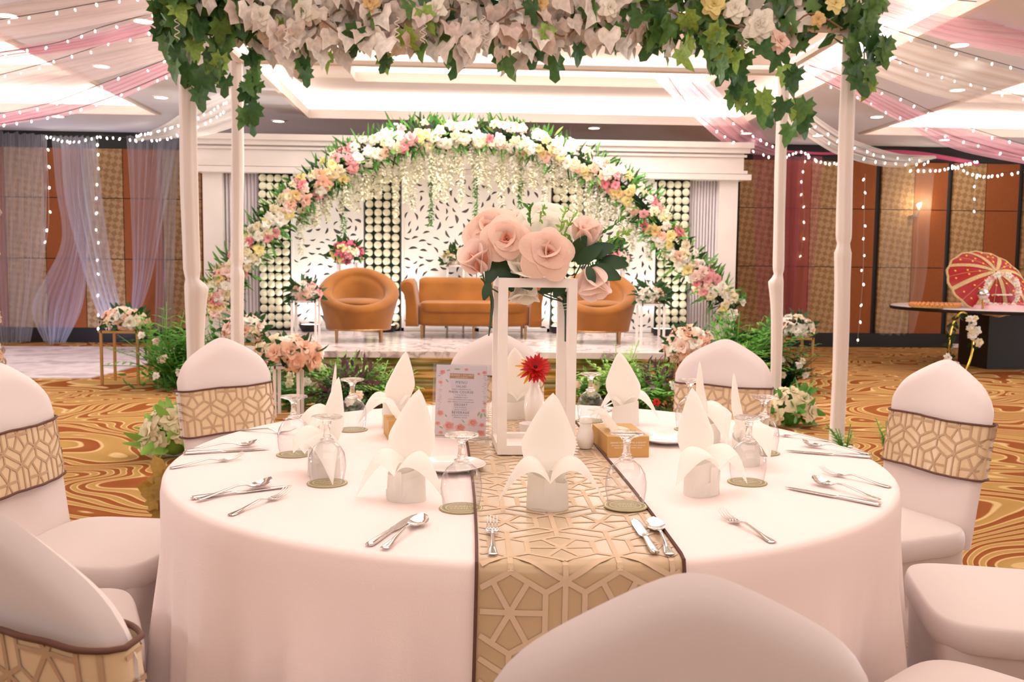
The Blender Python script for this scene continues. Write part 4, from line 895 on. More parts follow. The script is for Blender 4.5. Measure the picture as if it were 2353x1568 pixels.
ivm = [ivy_leaf(i, IVY).mesh('ivy_leaf', m_ivy[i], 2.5) for i in range(3)]
svm = [ivy_leaf(9+i, [(PI, .1), (2.5, .38), (1.9, .5), (1.4, .46), (.9, .55), (.5, .5), (0, .8)]).mesh('silver_leaf', m_silver[i], 2.5) for i in range(3)]
gar = thing('leaf_garland', 'thick garland of ivy and silvery leaves along the canopy top', 'garland', (cb_.x, cy0, cz)); go = Vector((cb_.x, cy0, cz))
rr = random.Random(21); cnt = {'i': 0, 's': 0}
def hang(kind, p, nrm, s, dz=-1):     # leaf tip mostly downwards, face along nrm
    n = Vector(nrm).normalized(); down = Vector((rr.uniform(-.7, .7), rr.uniform(-.3, .3), dz)); y = (n*n.dot(down)-down).normalized(); x = y.cross(n)
    mt = Matrix((x, y, n)).transposed().to_4x4(); mt.translation = p-go
    me = (ivm if kind == 'i' else svm)[rr.choice((0, 0, 1, 1, 2))]; cnt[kind] += 1
    link('ivy_leaf' if kind == 'i' else 'silver_leaf', me, gar, mt @ Matrix.Scale(s, 4))
def mix(px):      # chance of silver along the photo's garland
    if px < 560: return .06
    if px < 1480: return .88
    if px < 1600: return .35
    if px < 1700: return .12
    if px < 1840: return .75
    return .12
for i in range(620):
    px = 360+1690*(i+rr.random())/620; low = 128+18*math.sin(px*.012)+14*math.sin(px*.05); py = rr.uniform(-75, low)
    if px < 600: py = rr.uniform(-60, 60)
    if px > 1850: py = rr.uniform(-60, 90)
    kind = 's' if rr.random() < mix(px) else 'i'
    if cnt[kind] >= (296 if kind == 's' else 190): continue
    p = P(px, py, cy0-rr.uniform(.02, .34)); hang(kind, p, (rr.uniform(-1.3, 1.3), -1, rr.uniform(-.9, .9)), rr.uniform(.11, .17) if kind == 's' else rr.uniform(.12, .18))
def vine(pts, n, Y0, Y1, s0, s1, jit=18):
    q = spl([(x, y, 0) for x, y in pts], 40)
    for i in range(n):
        if cnt['i'] >= 299: return
        c = q[int(40*(i+.5)/n)]; t_ = i/n; p = P(c.x+rr.uniform(-jit, jit), c.y+rr.uniform(-jit, jit), Y0+(Y1-Y0)*t_+rr.uniform(-.08, .05)); hang('i', p, (rr.uniform(-.7, .7), -1, rr.uniform(-.3, .4)), rr.uniform(s0, s1))
    b = MB(); b.tube([P(c.x, c.y, Y0+(Y1-Y0)*k_/40+.03)-go for k_, c in enumerate(q)], .004, 5); obj('vine_stem', b, m_leaf['deep'], gar)
vine([(480, 20), (450, 110), (430, 200)], 14, 6.1, 6.05, .13, .19, 48); vine([(540, 20), (510, 100), (500, 180)], 14, 6.1, 6.05, .13, .19, 34); vine([(400, 20), (385, 80), (395, 120)], 7, 6.1, 6.05, .12, .17, 24)
vine([(575, 110), (580, 200), (570, 250), (565, 290)], 9, 6.25, 6.4, .1, .14, 16); vine([(600, 60), (590, 150), (600, 210)], 6, 6.3, 6.5, .1, .14, 14)
vine([(1690, 90), (1700, 180), (1740, 230), (1770, 280)], 14, 6.2, 7.3, .13, .18, 24); vine([(1790, 90), (1810, 170), (1830, 250), (1820, 290)], 14, 6.2, 7.3, .13, .18, 24); vine([(1660, 100), (1685, 200), (1700, 235)], 7, 6.2, 6.8, .1, .15, 16)
vine([(1960, 40), (1985, 110), (1980, 190)], 11, 6.1, 6.05, .13, .17, 28); vine([(2000, 20), (2020, 90), (2005, 160)], 7, 6.1, 6.05, .12, .16, 20)
for x, y0, y1 in ((700, 100, 180), (885, 110, 150), (1065, 110, 195), (1375, 110, 200), (1520, 100, 170), (1210, 100, 150)): vine([(x, y0), (x+4, y1)], 3, 6.1, 6.0, .1, .14, 8)
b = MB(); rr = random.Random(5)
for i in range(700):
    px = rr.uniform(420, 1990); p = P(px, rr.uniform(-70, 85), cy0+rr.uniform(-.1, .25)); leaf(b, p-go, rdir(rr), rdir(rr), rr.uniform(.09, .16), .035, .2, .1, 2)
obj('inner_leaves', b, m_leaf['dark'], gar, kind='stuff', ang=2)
sl0, iv0 = ivy_leaf(12, [(PI, .1), (2.5, .38), (1.9, .5), (1.4, .46), (.9, .55), (.5, .5), (0, .8)]), ivy_leaf(2, IVY); bs, bi = MB(), MB()
for i in range(560):
    px = 360+1690*rr.random(); sil = rr.random() < mix(px); d = Vector((rr.uniform(-1.2, 1.2), -1, rr.uniform(-.8, .5))); p = P(px, rr.uniform(-75, 112 if 560 < px < 1850 else 60), cy0-rr.uniform(-.12, .2))
    (bs if sil else bi).add(sl0 if sil else iv0, aim(p-go, d, PI+rr.uniform(-1, 1), rr.uniform(.1, .16)))
obj('back_silver_leaves', bs, m_silver[1], gar, kind='stuff', ang=2); obj('back_ivy_leaves', bi, m_ivy[0], gar, kind='stuff', ang=2)
for i in range(8):
    b = MB(); x0 = 480+i*165; pts = spl([P(x0+j*75, rr.uniform(10, 95), cy0-rr.uniform(.12, .3))-go for j in range(5)], 24); b.tube(pts, .006, 5); obj('twig', b, mat('dry_twig', '7A5E48', .8) if i == 0 else bpy.data.materials['dry_twig'], gar)
for i in range(10):      # curled tendrils
    x0 = rr.uniform(400, 1950); y0 = rr.uniform(20, 60); b = MB(); b.tube([P(x0+6*math.sin(j*1.1), y0+j*3, cy0-.36)-go for j in range(20)], .003, 4); obj('tendril', b, m_silver[1], gar)
for px, py, c, s in ((1640, 10, 'yellow', .13), (1745, 60, 'white', .17), (1690, 20, 'white', .13), (1240, 8, 'gold', .1), (1000, 20, 'white', .12), (850, 5, 'gold', .1), (1400, 18, 'white', .12), (1920, 8, 'yellow', .1), (700, 25, 'white', .13), (1790, 95, 'blush', .12), (600, 40, 'white', .12), (1880, 45, 'gold', .08)):
    link('rose', blossom_me(c, 'rose'), gar, aim(P(px, py, cy0-.3)-go, (rr.uniform(-.6, .6), -1, rr.uniform(-.4, .3)), 0, s*.62))
# ---------------------------------------------------------------- string lights and draped sheers
m_bulb = emis('bulb_glow', 'FFF3E2', 9); m_wire = mat('thin_wire', '3A2E28', .7); m_clear = mat('clear_wire', 'B9A894', .6)
bulbm = MB().ball((0, 0, -.018), .0085, 8, 6, (1, 1, 1.7)).mesh('bulb', m_bulb, 3)
nb = [0]
def lights(label, pts, n, jit=.02, wire=m_wire, s=1, group='fairy light strings'):
    pts = spl(pts, 60); o0 = pts[0]; t = thing('string_light', label, 'string light', o0, 0, group); rr = random.Random(n*7+nb[0]); nb[0] += 1
    obj('wire', MB().tube([p-o0 for p in pts], .0035, 4), wire, t)
    for i in range(n):
        p = pts[int(60*(i+.5)/n)]; link('bulb', bulbm, t, TRS(p-o0+Vector((rr.uniform(-jit, jit), 0, rr.uniform(-jit, 0))), (rr.uniform(-.5, .5), rr.uniform(-.5, .5), 0), s*rr.uniform(.85, 1.15)*max(.8, min(1.5, p.y/9.5))))
def drape(name, label, e0, e1, m, cat='drape', group=None, ruf=.03, nu=26, nv=40, wv=5, tuck=0):
    A = spl([P(*q) for q in e0], nv); B = spl([P(*q) for q in e1], nv); o0 = A[0].copy(); sd = len(label)
    def f(u, v):
        i = int(round(v*nv)); p = A[i].lerp(B[i], u); n = (B[i]-A[i]).cross(Vector((0, 1, .2))); 
        w_ = ruf*math.sin(PI*min(1, u*1.02))*(math.sin(u*wv*2*PI+sd)+.5*math.sin(u*wv*4.7*PI+v*3))
        return p-o0+Vector((0, w_, w_*.6))
    o = obj(name, MB().grid(f, nu, nv), m, None, o0, ang=3); tag(o, label, cat, group); return o
s_pink = sheer('pink_chiffon', 'FCC6D4', .6, 8); s_white = sheer('white_chiffon', 'FFF8F0', .5, 8); s_blush = sheer('blush_chiffon', 'FBEAE6', .5, 8)
G = 'ceiling drapes'
drape('ceiling_drape', 'pink ceiling drape crossing the tray light lowest beside the ivy pole cluster', [(400, 128, 8), (200, 205, 9.5), (0, 262, 11), (-160, 300, 12)], [(400, 172, 8), (200, 255, 9.5), (0, 290, 11), (-160, 325, 12)], s_pink, group=G)
drape('ceiling_drape', 'wide blush-white ceiling drape between two pink ones, strings of bulbs under it', [(400, 75, 7.5), (200, 108, 8.5), (0, 140, 9.5), (-160, 160, 10)], [(400, 130, 7.5), (200, 190, 8.6), (0, 240, 9.8), (-160, 270, 10.5)], s_blush, group=G)
drape('ceiling_drape', 'narrow pink ceiling drape above the blush-white one', [(400, 22, 7), (200, 80, 8), (0, 112, 8.6), (-160, 140, 9)], [(400, 66, 7), (200, 112, 8), (0, 140, 8.6), (-160, 160, 9)], s_pink, group=G)
drape('ceiling_drape', 'pale ceiling drape in the top corner over the floral pillar', [(420, -60, 6.5), (200, -40, 7), (0, -20, 7.5), (-160, 0, 8)], [(400, 22, 6.5), (200, 60, 7), (0, 95, 7.5), (-160, 115, 8)], s_blush, group=G)
drape('ceiling_drape', 'white swagged drape running from the ivy cluster down behind the fabric poles', [(545, 195, 9.5), (440, 245, 10.4), (380, 285, 11.8), (310, 318, 14)], [(560, 285, 9.5), (470, 312, 10.2), (400, 318, 11.6), (310, 324, 14)], s_white, group=G)
drape('ceiling_drape', 'pink swagged drape falling to the wall beside the slim fabric pole', [(1560, 120, 8.5), (1650, 210, 10), (1740, 300, 13), (1790, 345, 14.3)], [(1455, 130, 8.5), (1580, 255, 10), (1690, 345, 13.2), (1790, 358, 14.3)], s_pink, group=G)
drape('ceiling_drape', 'white swagged drape falling between the two fabric poles toward the wall sconce', [(1830, 235, 9), (1950, 315, 11), (2060, 352, 13), (2150, 358, 14.3)], [(1800, 275, 9), (1930, 358, 11), (2060, 385, 13), (2150, 364, 14.3)], s_white, group=G)
drape('ceiling_drape', 'long pink drape sweeping from the ivy corner to the room side above the umbrella', [(1850, 105, 8), (2050, 225, 9.5), (2230, 300, 11), (2420, 350, 12)], [(1840, 160, 8), (2050, 270, 9.5), (2200, 345, 11), (2420, 388, 12)], s_pink, group=G)
drape('ceiling_drape', 'white ceiling drape crossing a downlight beyond the ivy corner', [(2080, 90, 7), (2200, 125, 7.6), (2353, 170, 8.3), (2480, 205, 8.8)], [(1990, 165, 7.5), (2150, 220, 8.4), (2300, 250, 9.2), (2480, 270, 9.8)], s_white, group=G)
drape('ceiling_drape', 'pink ceiling drape high in the corner over the bright tray', [(2020, -10, 6.5), (2200, 40, 7), (2353, 50, 7.5), (2480, 60, 7.8)], [(2020, 45, 6.5), (2200, 100, 7), (2353, 132, 7.5), (2480, 160, 7.8)], s_pink, group=G)
LT = [('bulb string just under the lowest pink drape by the ivy cluster', [(395, 165, 7.9), (250, 225, 9), (130, 262, 10), (0, 285, 11)], 13), ('bulb string along the upper edge of the lowest pink drape', [(400, 130, 7.4), (240, 190, 8.6), (120, 235, 9.5), (0, 262, 10.5)], 10), ('dark-wired bulb string over the blush-white drape', [(400, 55, 7), (260, 95, 7.8), (120, 140, 8.5), (0, 172, 9)], 10),
 ('dark-wired bulb string over the narrow pink drape', [(370, 25, 6.6), (240, 60, 7.2), (130, 98, 7.8), (0, 120, 8.2)], 9), ('bulb string high in the corner above the pale drape', [(330, -10, 6.2), (230, 5, 6.6), (120, 25, 7), (0, 45, 7.2)], 7), ('dense bulb swag running behind the fabric poles to the wall', [(525, 230, 10.8), (440, 272, 12), (370, 296, 13.3), (310, 308, 14)], 24), ('lower bulb swag behind the thick fabric pole', [(520, 250, 10.8), (430, 298, 12), (340, 318, 13.6), (225, 310, 14.3)], 22), ('short bulb swag across the wall above the blue sheer curtain', [(106, 308, 14.3), (140, 319, 14.3), (180, 321, 14.3), (225, 310, 14.3)], 12),
 ('bulb string down the outer edge of the pink swag by the slim pole', [(1530, 170, 8.4), (1600, 260, 9.8), (1690, 325, 11.8), (1775, 358, 13.8)], 13), ('bulb string down the inner edge of the pink swag', [(1590, 190, 8.4), (1660, 260, 9.8), (1730, 310, 11.8), (1782, 335, 13.8)], 10), ('bulb string on the white swag between the poles', [(1835, 250, 8.9), (1930, 320, 10.8), (2030, 355, 12.8), (2145, 368, 14.2)], 14), ('second bulb string on the white swag between the poles', [(1850, 285, 8.9), (1950, 345, 10.8), (2050, 372, 12.8), (2130, 372, 14.2)], 12),
 ('bulb swag across the wall between the two fabric poles', [(1800, 358, 14.2), (1840, 346, 14.2), (1880, 366, 14.2), (1930, 372, 14.2)], 16), ('bulb swag under the white drape end by the sconce wall', [(2095, 388, 14.2), (2170, 385, 14.2), (2210, 375, 14.2), (2245, 368, 14.2)], 18), ('bulb swag along the wall above the red umbrella', [(2185, 375, 14.2), (2240, 398, 14.2), (2300, 398, 14.2), (2400, 380, 14.2)], 18), ('bulb string along the upper edge of the long pink drape', [(1860, 150, 7.9), (2050, 215, 9.3), (2220, 290, 10.8), (2400, 345, 11.8)], 15), ('bulb string along the middle of the long pink drape', [(1850, 165, 7.9), (2000, 235, 9.2), (2180, 310, 10.8), (2400, 372, 11.8)], 16),
 ('dark-wired bulb string crossing below the white corner drape', [(2010, 115, 7), (2120, 160, 7.8), (2250, 195, 8.6), (2400, 235, 9.4)], 12), ('dark-wired bulb string crossing above the white corner drape', [(2030, 60, 6.6), (2180, 110, 7.3), (2300, 145, 8), (2420, 180, 8.6)], 9), ('bulb string high over the bright tray corner', [(2090, -8, 6.2), (2200, 0, 6.6), (2290, 8, 7), (2420, 22, 7.4)], 6)]
for lb, pts, n in LT: lights('warm '+lb, [P(*q) for q in pts], n)
for lb, pts, n in (('hanging light string at the edge of the rust panel by the blue curtain', [(105, 325, 14.3), (110, 400, 14.3), (112, 505, 14.3), (105, 560, 14.3)], 6), ('hanging light string over the patterned panel by the white rug', [(225, 320, 14.1), (222, 450, 14.1), (225, 600, 14.1), (226, 765, 14.1)], 13), ('hanging light string before the red sheer curtain', [(1850, 360, 14.5), (1843, 420, 14.5), (1848, 500, 14.5), (1838, 600, 14.5)], 8), ('hanging light string on the rust panel beside the fabric pole', [(1988, 400, 14.2), (1985, 520, 14.2), (1982, 650, 14.2), (1970, 790, 14.2)], 11), ('hanging light string above the red umbrella', [(2243, 392, 14.2), (2240, 440, 14.2), (2240, 490, 14.2)], 4)):
    lights('vertical '+lb, [P(*q) for q in pts], n, wire=m_clear)
# ---------------------------------------------------------------- sheer wall curtains
s_blue = sheer('blue_white_voile', 'DEE0EE', .32, 60); s_red = sheer('rose_voile', 'D0788A', .34, 50); s_vo = sheer('white_voile', 'E8DCD0', .22, 50)
G = 'sheer wall curtains'
drape('sheer_curtain', 'bluish white sheer curtain on the wall behind the floral pillar', [(-60, 300, 14.25), (-60, 450, 14.25), (-50, 650, 14.25), (-20, 790, 14.2)], [(108, 310, 14.25), (108, 450, 14.25), (100, 620, 14.25), (70, 785, 14.2)], s_blue, group=G, ruf=.05, wv=9)
drape('sheer_curtain', 'wide looped sheer curtain pooling on the floor behind the white rug', [(118, 312, 14.2), (128, 430, 14.2), (140, 560, 14.2), (75, 700, 14.15), (100, 785, 14.0)], [(220, 315, 14.2), (215, 430, 14.2), (205, 560, 14.2), (190, 700, 14.15), (150, 788, 14.0)], s_blue, group=G, ruf=.06, wv=8)
drape('sheer_curtain', 'sheer curtain swept aside in front of the patterned panel with hanging lights', [(140, 330, 14.1), (150, 460, 14.1), (185, 600, 14.1), (225, 720, 14.0), (265, 757, 13.9)], [(222, 325, 14.1), (235, 450, 14.1), (255, 600, 14.1), (275, 700, 14.0), (280, 760, 13.9)], s_blue, group=G, ruf=.05, wv=6)
drape('sheer_curtain', 'gathered sheer curtain narrowing behind the gold flower stand', [(290, 312, 14.2), (300, 470, 14.2), (305, 620, 14.2), (300, 740, 14.2)], [(410, 312, 14.2), (372, 520, 14.2), (345, 650, 14.2), (312, 742, 14.2)], s_blue, group=G, ruf=.06, wv=7)
drape('sheer_curtain', 'thin sheer curtain hanging straight beside the thick fabric pole', [(360, 315, 14.3), (360, 480, 14.3), (358, 640, 14.3), (355, 760, 14.3)], [(415, 315, 14.3), (405, 480, 14.3), (400, 640, 14.3), (395, 760, 14.3)], s_blue, group=G, ruf=.04, wv=5)
drape('sheer_curtain', 'rosy sheer curtain beside the backdrop post', [(1730, 355, 14.25), (1733, 500, 14.25), (1738, 640, 14.25), (1745, 770, 14.25)], [(1890, 360, 14.25), (1880, 500, 14.25), (1868, 640, 14.25), (1855, 745, 14.25)], s_red, group=G, ruf=.05, wv=6)
drape('sheer_curtain', 'gathered red sheer curtain between the fabric poles', [(1798, 365, 14.42), (1800, 500, 14.42), (1802, 640, 14.42), (1806, 772, 14.42)], [(1848, 365, 14.42), (1838, 500, 14.42), (1826, 640, 14.42), (1818, 772, 14.42)], s_red, group=G, ruf=.05, wv=4)
drape('sheer_curtain', 'nearly clear sheer curtain in front of the lit wall sconce', [(2032, 385, 14.2), (2028, 500, 14.2), (2025, 640, 14.2), (2022, 770, 14.2)], [(2148, 385, 14.2), (2138, 500, 14.2), (2128, 640, 14.2), (2100, 765, 14.2)], s_vo, group=G, ruf=.05, wv=5)
drape('pink_valance', 'deep pink cloth swag pinned along the wall top above the sconce', [(1800, 345, 14.35), (1900, 350, 14.35), (2000, 345, 14.35), (2110, 348, 14.35), (2250, 372, 14.35)], [(1800, 350, 14.35), (1900, 356, 14.35), (2000, 351, 14.35), (2110, 358, 14.35), (2250, 382, 14.35)], mat('deep_pink_cloth', 'B84A6C', .7), 'valance', None, .01, 6, 40)
lamp('curtain_uplight', 'SPOT', (-5.2, 13.2, .15), 50, (.55, .6, 1), rot=(math.radians(125), 0, math.radians(25)), size=.1, spot=1.9)
# wall sconce
c = P(2105, 470, WY-.05); t = thing('wall_sconce', 'small glowing glass wall sconce between two panels', 'wall lamp', (c.x, WY-.05, c.z-.1))
obj('bracket', MB().tube([(-.05, .0, -.08), (-.05, -.09, -.08), (0, -.1, .0)], .02, 8).lathe([(.0005, -.1), (.07, -.1), (.07, -.08), (.0005, -.08)], 16, (-.05, -.02, 0)), mat('sconce_metal', '8A8078', .4, metal=.6), t)
obj('shade', MB().lathe([(.03, 0), (.06, .05), (.07, .12)], 20, (0, -.1, 0)), m_thin, t); obj('lamp_bulb', MB().ball((0, -.1, .08), .035, 10, 8), emis('sconce_glow', 'FFE2B8', 18), t)
lamp('sconce_light', 'POINT', (c.x, WY-.25, c.z), 6, (1, .82, .55), size=.05)
# ---------------------------------------------------------------- white rug and floral pillar
k = NT('white_rug'); tc = k.n('ShaderNodeTexCoord'); no = k.n('ShaderNodeTexNoise'); no.inputs['Scale'].default_value = 2.2; no.inputs['Detail'].default_value = 6; k.l(tc.outputs['Object'], no.inputs[0])
k.l(k.ramp(no.outputs[0], [(.35, 'D9CBD2'), (.5, 'EFE6EC'), (.62, 'C9BBC6')]), k.b.inputs['Base Color']); k.b.inputs['Roughness'].default_value = .6
b = MB(); b.v = [(-9, 10.05, .0), (-3.95, 10.05, 0), (-3.8, 11.9, 0), (-3.9, 13.7, 0), (-9, 13.7, 0)]; n_ = 5; b.v += [(x, y, .012) for x, y, z in b.v]; b.f = [(5, 6, 7, 8, 9)]+[(i, (i+1) % 5, 5+(i+1) % 5, 5+i) for i in range(5)]
tag(obj('white_rug', b, k.m, smooth=False), 'large white marbled rug on the patterned carpet beside the curtain wall', 'rug')
fp = thing('floral_pillar', 'pillar of white and peach blossoms standing at the rug, cut by the frame', 'flowers', (-5.32, 10.4, 0)); rr = random.Random(31)
obj('core', MB().lathe([(.0005, 0), (.17, 0), (.15, 2.2), (.0005, 2.25)], 14), m_leaf['pale'], fp)
for i in range(190):
    z = rr.uniform(.05, 2.3); a = rr.uniform(0, 2*PI); r = .2+.05*math.sin(z*5)+.05*math.sin(z*11); d = Vector((math.cos(a), math.sin(a), rr.uniform(-.4, .4)))
    link('blossom', blossom_me(rr.choice(['white', 'white', 'white', 'cream', 'peach', 'blush']), rr.choice(('star', 'peony'))), fp, aim((d.x*r, d.y*r, z), d, rr.uniform(0, 6), rr.uniform(.06, .1)))
b = MB()
for i in range(260): z = rr.uniform(.05, 2.3); a = rr.uniform(0, 2*PI); leaf(b, (.15*math.cos(a), .15*math.sin(a), z), rdir(rr)+Vector((math.cos(a), math.sin(a), 0)), rdir(rr), .12, .018)
obj('leaves', b, m_leaf['pale'], fp, kind='stuff', ang=2)
# ---------------------------------------------------------------- ceremony table with red umbrella
tx, ty, th_ = 6.95, 11.6, .79
t = thing('ceremony_table', 'round table with white top and black pedestal under the red umbrella', 'table', (tx, ty, 0))
obj('tabletop', MB().lathe([(.0005, th_-.03), (1.33, th_-.03), (1.34, th_-.012), (1.33, th_), (.0005, th_)], 64), mat('table_white', 'D9CACB', .4), t); obj('edge_band', MB().lathe([(1.34, th_-.05), (1.35, th_-.03), (1.35, th_-.012), (1.338, th_-.01)], 64), m_black, t)
obj('pedestal', MB().bbox((-.28, -.2, 0), (.5, .5, th_-.03)), m_black, t, smooth=False)
c = P(2270, 648, 11.35); t = thing('red_umbrella', 'small red umbrella with gold ribs and dots standing open on its side', 'umbrella', (c.x, 11.35, c.z)); axn = Vector((0, -.80, .6)); um = aim((0, 0, 0), axn)
m_redc = mat('red_satin', 'A30F1A', .5); m_gt = mat('gold_trim', 'C9B07A', .6, var=.3, scale=60); m_dot = mat('gold_dot', 'E8BE3A', .4)
def dome(a, r): rr_ = .50*(.965+.035*math.cos(8*a)**2); return Vector((rr_*r*math.cos(a), rr_*r*math.sin(a), .24*(1-r*r)-.03))
obj('canopy', MB().grid(lambda u, v: dome(2*PI*u, v), 64, 12, cu=True), m_redc, t, um, ang=2)
for i in range(8):
    a0 = 2*PI*i/8+.2; b = MB().grid(lambda u, v: dome(a0+(u-.5)*.13/(.12+v), .03+.97*v)+Vector((0, 0, .006)), 2, 12); obj('rib_trim', b, m_gt, t, um, ang=2)
    obj('gold_dots', (lambda b: [b.ball(tuple(dome(a0+da, r)+Vector((0, 0, .004))), .014, 8, 4, (1, 1, .4)) for da, r in ((.25, .85), (.53, .85), (.28, .62), (.5, .6), (.39, .38))] and b)(MB()), m_dot, t, um)
    obj('seam', MB().tube([dome(a0+PI/8, v/10)+Vector((0, 0, .003)) for v in range(1, 11)], .003, 4), m_gt, t, um)
obj('rim_trim', MB().tube([dome(2*PI*i/64, 1) for i in range(64)], .016, 6, closed=True), m_gt, t, um)
obj('handle', MB().tube([(0, 0, .2), (0, 0, -.25)], .012, 6), m_gt, t, um)
c = P(2297, 712, 11.0); t = thing('flower_ring_swing', 'small ring of pink and white blossoms with a tiny swing before the umbrella', 'decoration', (c.x, 11.0, th_)); rr = random.Random(3)
obj('ring', MB().tube([(.21*math.cos(a), 0, .2+.22*math.sin(a)) for a in [PI*(-.22+1.44*i/20) for i in range(21)]], .008, 6), m_white, t)
obj('swing_seat', MB().box((.03, 0, .17), (.2, .08, .014)), m_white, t, smooth=False)
obj('base', MB().lathe([(.0005, 0), (.3, 0), (.28, .035), (.2, .05), (.0005, .055)], 28), mat('pink_cloth', 'E3B9BF', .7), t)
for i in range(26): a = PI*(-.2+1.4*i/25); link('blossom', blossom_me(rr.choice(['white', 'blush', 'pink', 'white']), 'rose'), t, aim((.21*math.cos(a), -.02, .2+.22*math.sin(a)), (rr.uniform(-.4, .4), -1, .3), 0, rr.uniform(.025, .045)))
for i in range(9): link('blossom', blossom_me(rr.choice(['coral', 'pink', 'white']), 'rose'), t, aim((-.22+.055*i, -.1, .05), (0, -1, .8), 0, .035))
c = P(2260, 670, 10.85); t = thing('silver_ball', 'shiny mirrored ball ornament leaning at the flower ring', 'ornament', (c.x, 10.85, th_)); obj('ball', MB().ball((0, 0, .18), .07, 16, 10), m_steel, t); obj('ball_stem', MB().tube([(0, 0, 0), (0, 0, .12)], .012, 6), m_gold, t)
m_ora = mat('orange_beads', 'D98A44', .5); beadm = MB().ball((0, 0, 0), .026, 8, 5).mesh('bead', m_ora)
for px, lb, x_ in ((2148, 'long tray edged with orange beads at the table end before the rust panel', 0), (2348, 'second orange-beaded tray cut off by the frame on the ceremony table', 0)):
    c = P(px, 703, 11.2); t = thing('beaded_tray', lb, 'tray', (c.x, 11.2, th_)); obj('tray', MB().lathe([(.0005, .002), (.29, .002), (.3, .03), (.29, .03), (.28, .012), (.0005, .012)], 32), mat('tray_gold', 'CFA868', .5) if px < 2200 else bpy.data.materials['tray_gold'], t)
    for i in range(32): a = 2*PI*i/32; link('bead', beadm, t, TRS((.28*math.cos(a), .28*math.sin(a), .035)))
# gold hoop with flowers under the table edge
c = P(2205, 785, 10.55); t = thing('gold_hoop', 'tall gold hoop stand dressed with white and peach roses below the table edge', 'hoop stand', (c.x, 10.55, 0)); rr = random.Random(8)
hp = lambda a: Vector((.17*math.cos(a)+.02, .05*math.cos(a), .40+.36*math.sin(a)))
obj('hoop', MB().tube([hp(2*PI*i/48) for i in range(48)], .012, 8, closed=True), mat('bright_gold', 'D9B54A', .25, metal=1), t); obj('foot', MB().box((.02, 0, .012), (.3, .16, .024)), bpy.data.materials['bright_gold'], t, smooth=False)
for a, n, cs in ((.5, 12, ['white', 'white', 'cream']), (-2.1, 8, ['peach', 'blush', 'white'])):
    for i in range(n): p = hp(a+rr.uniform(-.55, .55)); link('blossom', blossom_me(rr.choice(cs), 'rose'), t, aim(p+Vector((rr.uniform(-.06, .06), -.04, rr.uniform(-.03, .03))), (rr.uniform(-.5, .5), -1, .2), 0, rr.uniform(.035, .055)))
b = MB()
for i in range(120): a = rr.choice((.5, 2.6, -2.4, -2.1))+rr.uniform(-.7, .7); leaf(b, hp(a)+rdir(rr)*.03, rdir(rr), rdir(rr), .075, .018)
obj('leaves', b, m_leaf['deep'], t, kind='stuff', ang=2)
c = P(2215, 797, WY-.07); t = thing('wall_socket', 'pair of pale wall sockets in the black skirting behind the gold hoop', 'socket', (c.x, WY-.062, c.z))
for x in (-.1, .1): obj('plate', MB().box((x, 0, 0), (.17, .012, .09)), m_white, t, smooth=False)
# ---------------------------------------------------------------- blooms at the canopy feet
t = bouquet('rose_bouquet', 'cream roses and ferns at the canopy pole foot by the far table edge', (2.62, 7.2, .12), .2, .16, .2, 12, ['cream', 'gold', 'cream'], .085, 401, group='blooms at the canopy feet', leafc='mid', nleaf=50, leafL=.14)
bouquet('rose_bouquet', 'cream and yellow roses low on the carpet beside the table and covered chair', (-1.86, 6.05, .12), .19, .16, .2, 13, ['cream', 'gold', 'cream'], .09, 402, group='blooms at the canopy feet', leafc='light', nleaf=50, leafL=.16)
m_gl = mat('olive_gold_leaf', 'A88438', .5, trans=.25, var=.2); c = T(385, 1200, .05)
t = thing('gold_leaf_spray', 'spray of large olive-gold leaves on the carpet behind the tablecloth edge', 'leaves', (c.x, c.y, 0)); rr = random.Random(2); gm = ivy_leaf(3, IVY).mesh('gold_leaf', m_gl, 2.5)
for i in range(12): link('gold_leaf', gm, t, aim((rr.uniform(-.1, .1), rr.uniform(-.06, .06), .08+.016*i), (rr.uniform(-.6, .6), -1, rr.uniform(-.2, .5)), rr.uniform(0, 6), rr.uniform(.1, .15)))
obj('stem', MB().tube([(0, .02, 0), (0, .02, .25)], .01, 6), m_gl, t)
for x, y, lb in ((2.9, 6.1, 'thin young fern at the canopy foot nearest the table edge'), (2.56, 6.0, 'tiny fern tip rising at the foot of the long fabric pole')):
    t = thing('fern_clump', lb, 'fern', (x, y, 0)); link('fronds', fern_mesh(7, .22, int(x*100), m_leaf['fern'], .5), t, kind='stuff')
# ---------------------------------------------------------------- white lantern-frame flower stand on the table
m_frame = mat('chipped_white_paint', 'F0E4DC', .5, var=.05, scale=12)
A, B = T(1143, 1046, TZ+.006), T(1322, 1046, TZ+.006); fw_ = (B-A).length; fd = .20; frz = .045; FH = .462
ls = thing('flower_stand', 'white wooden lantern-frame flower stand at the centre of the round table', 'stand', (A.x, A.y, TZ+.006), frz); pw = .024
for x in (pw/2, fw_-pw/2):
    for y in (pw/2, fd-pw/2): obj('post', MB().box((x, y, FH/2), (pw, pw, FH-.001)), m_frame, ls, smooth=False)
for z in (pw/2, FH-pw/2):
    for y in (pw/2, fd-pw/2): obj('rail', MB().box((fw_/2, y, z), (fw_-pw*1.99, pw*.98, pw)), m_frame, ls, smooth=False)
    for x in (pw/2, fw_-pw/2): obj('rail', MB().box((x, fd/2, z), (pw*.98, fd-pw*1.99, pw)), m_frame, ls, smooth=False)
obj('bottom_board', MB().box((fw_/2, fd/2, .006), (fw_-pw, fd-pw, .008)), m_frame, ls, smooth=False)
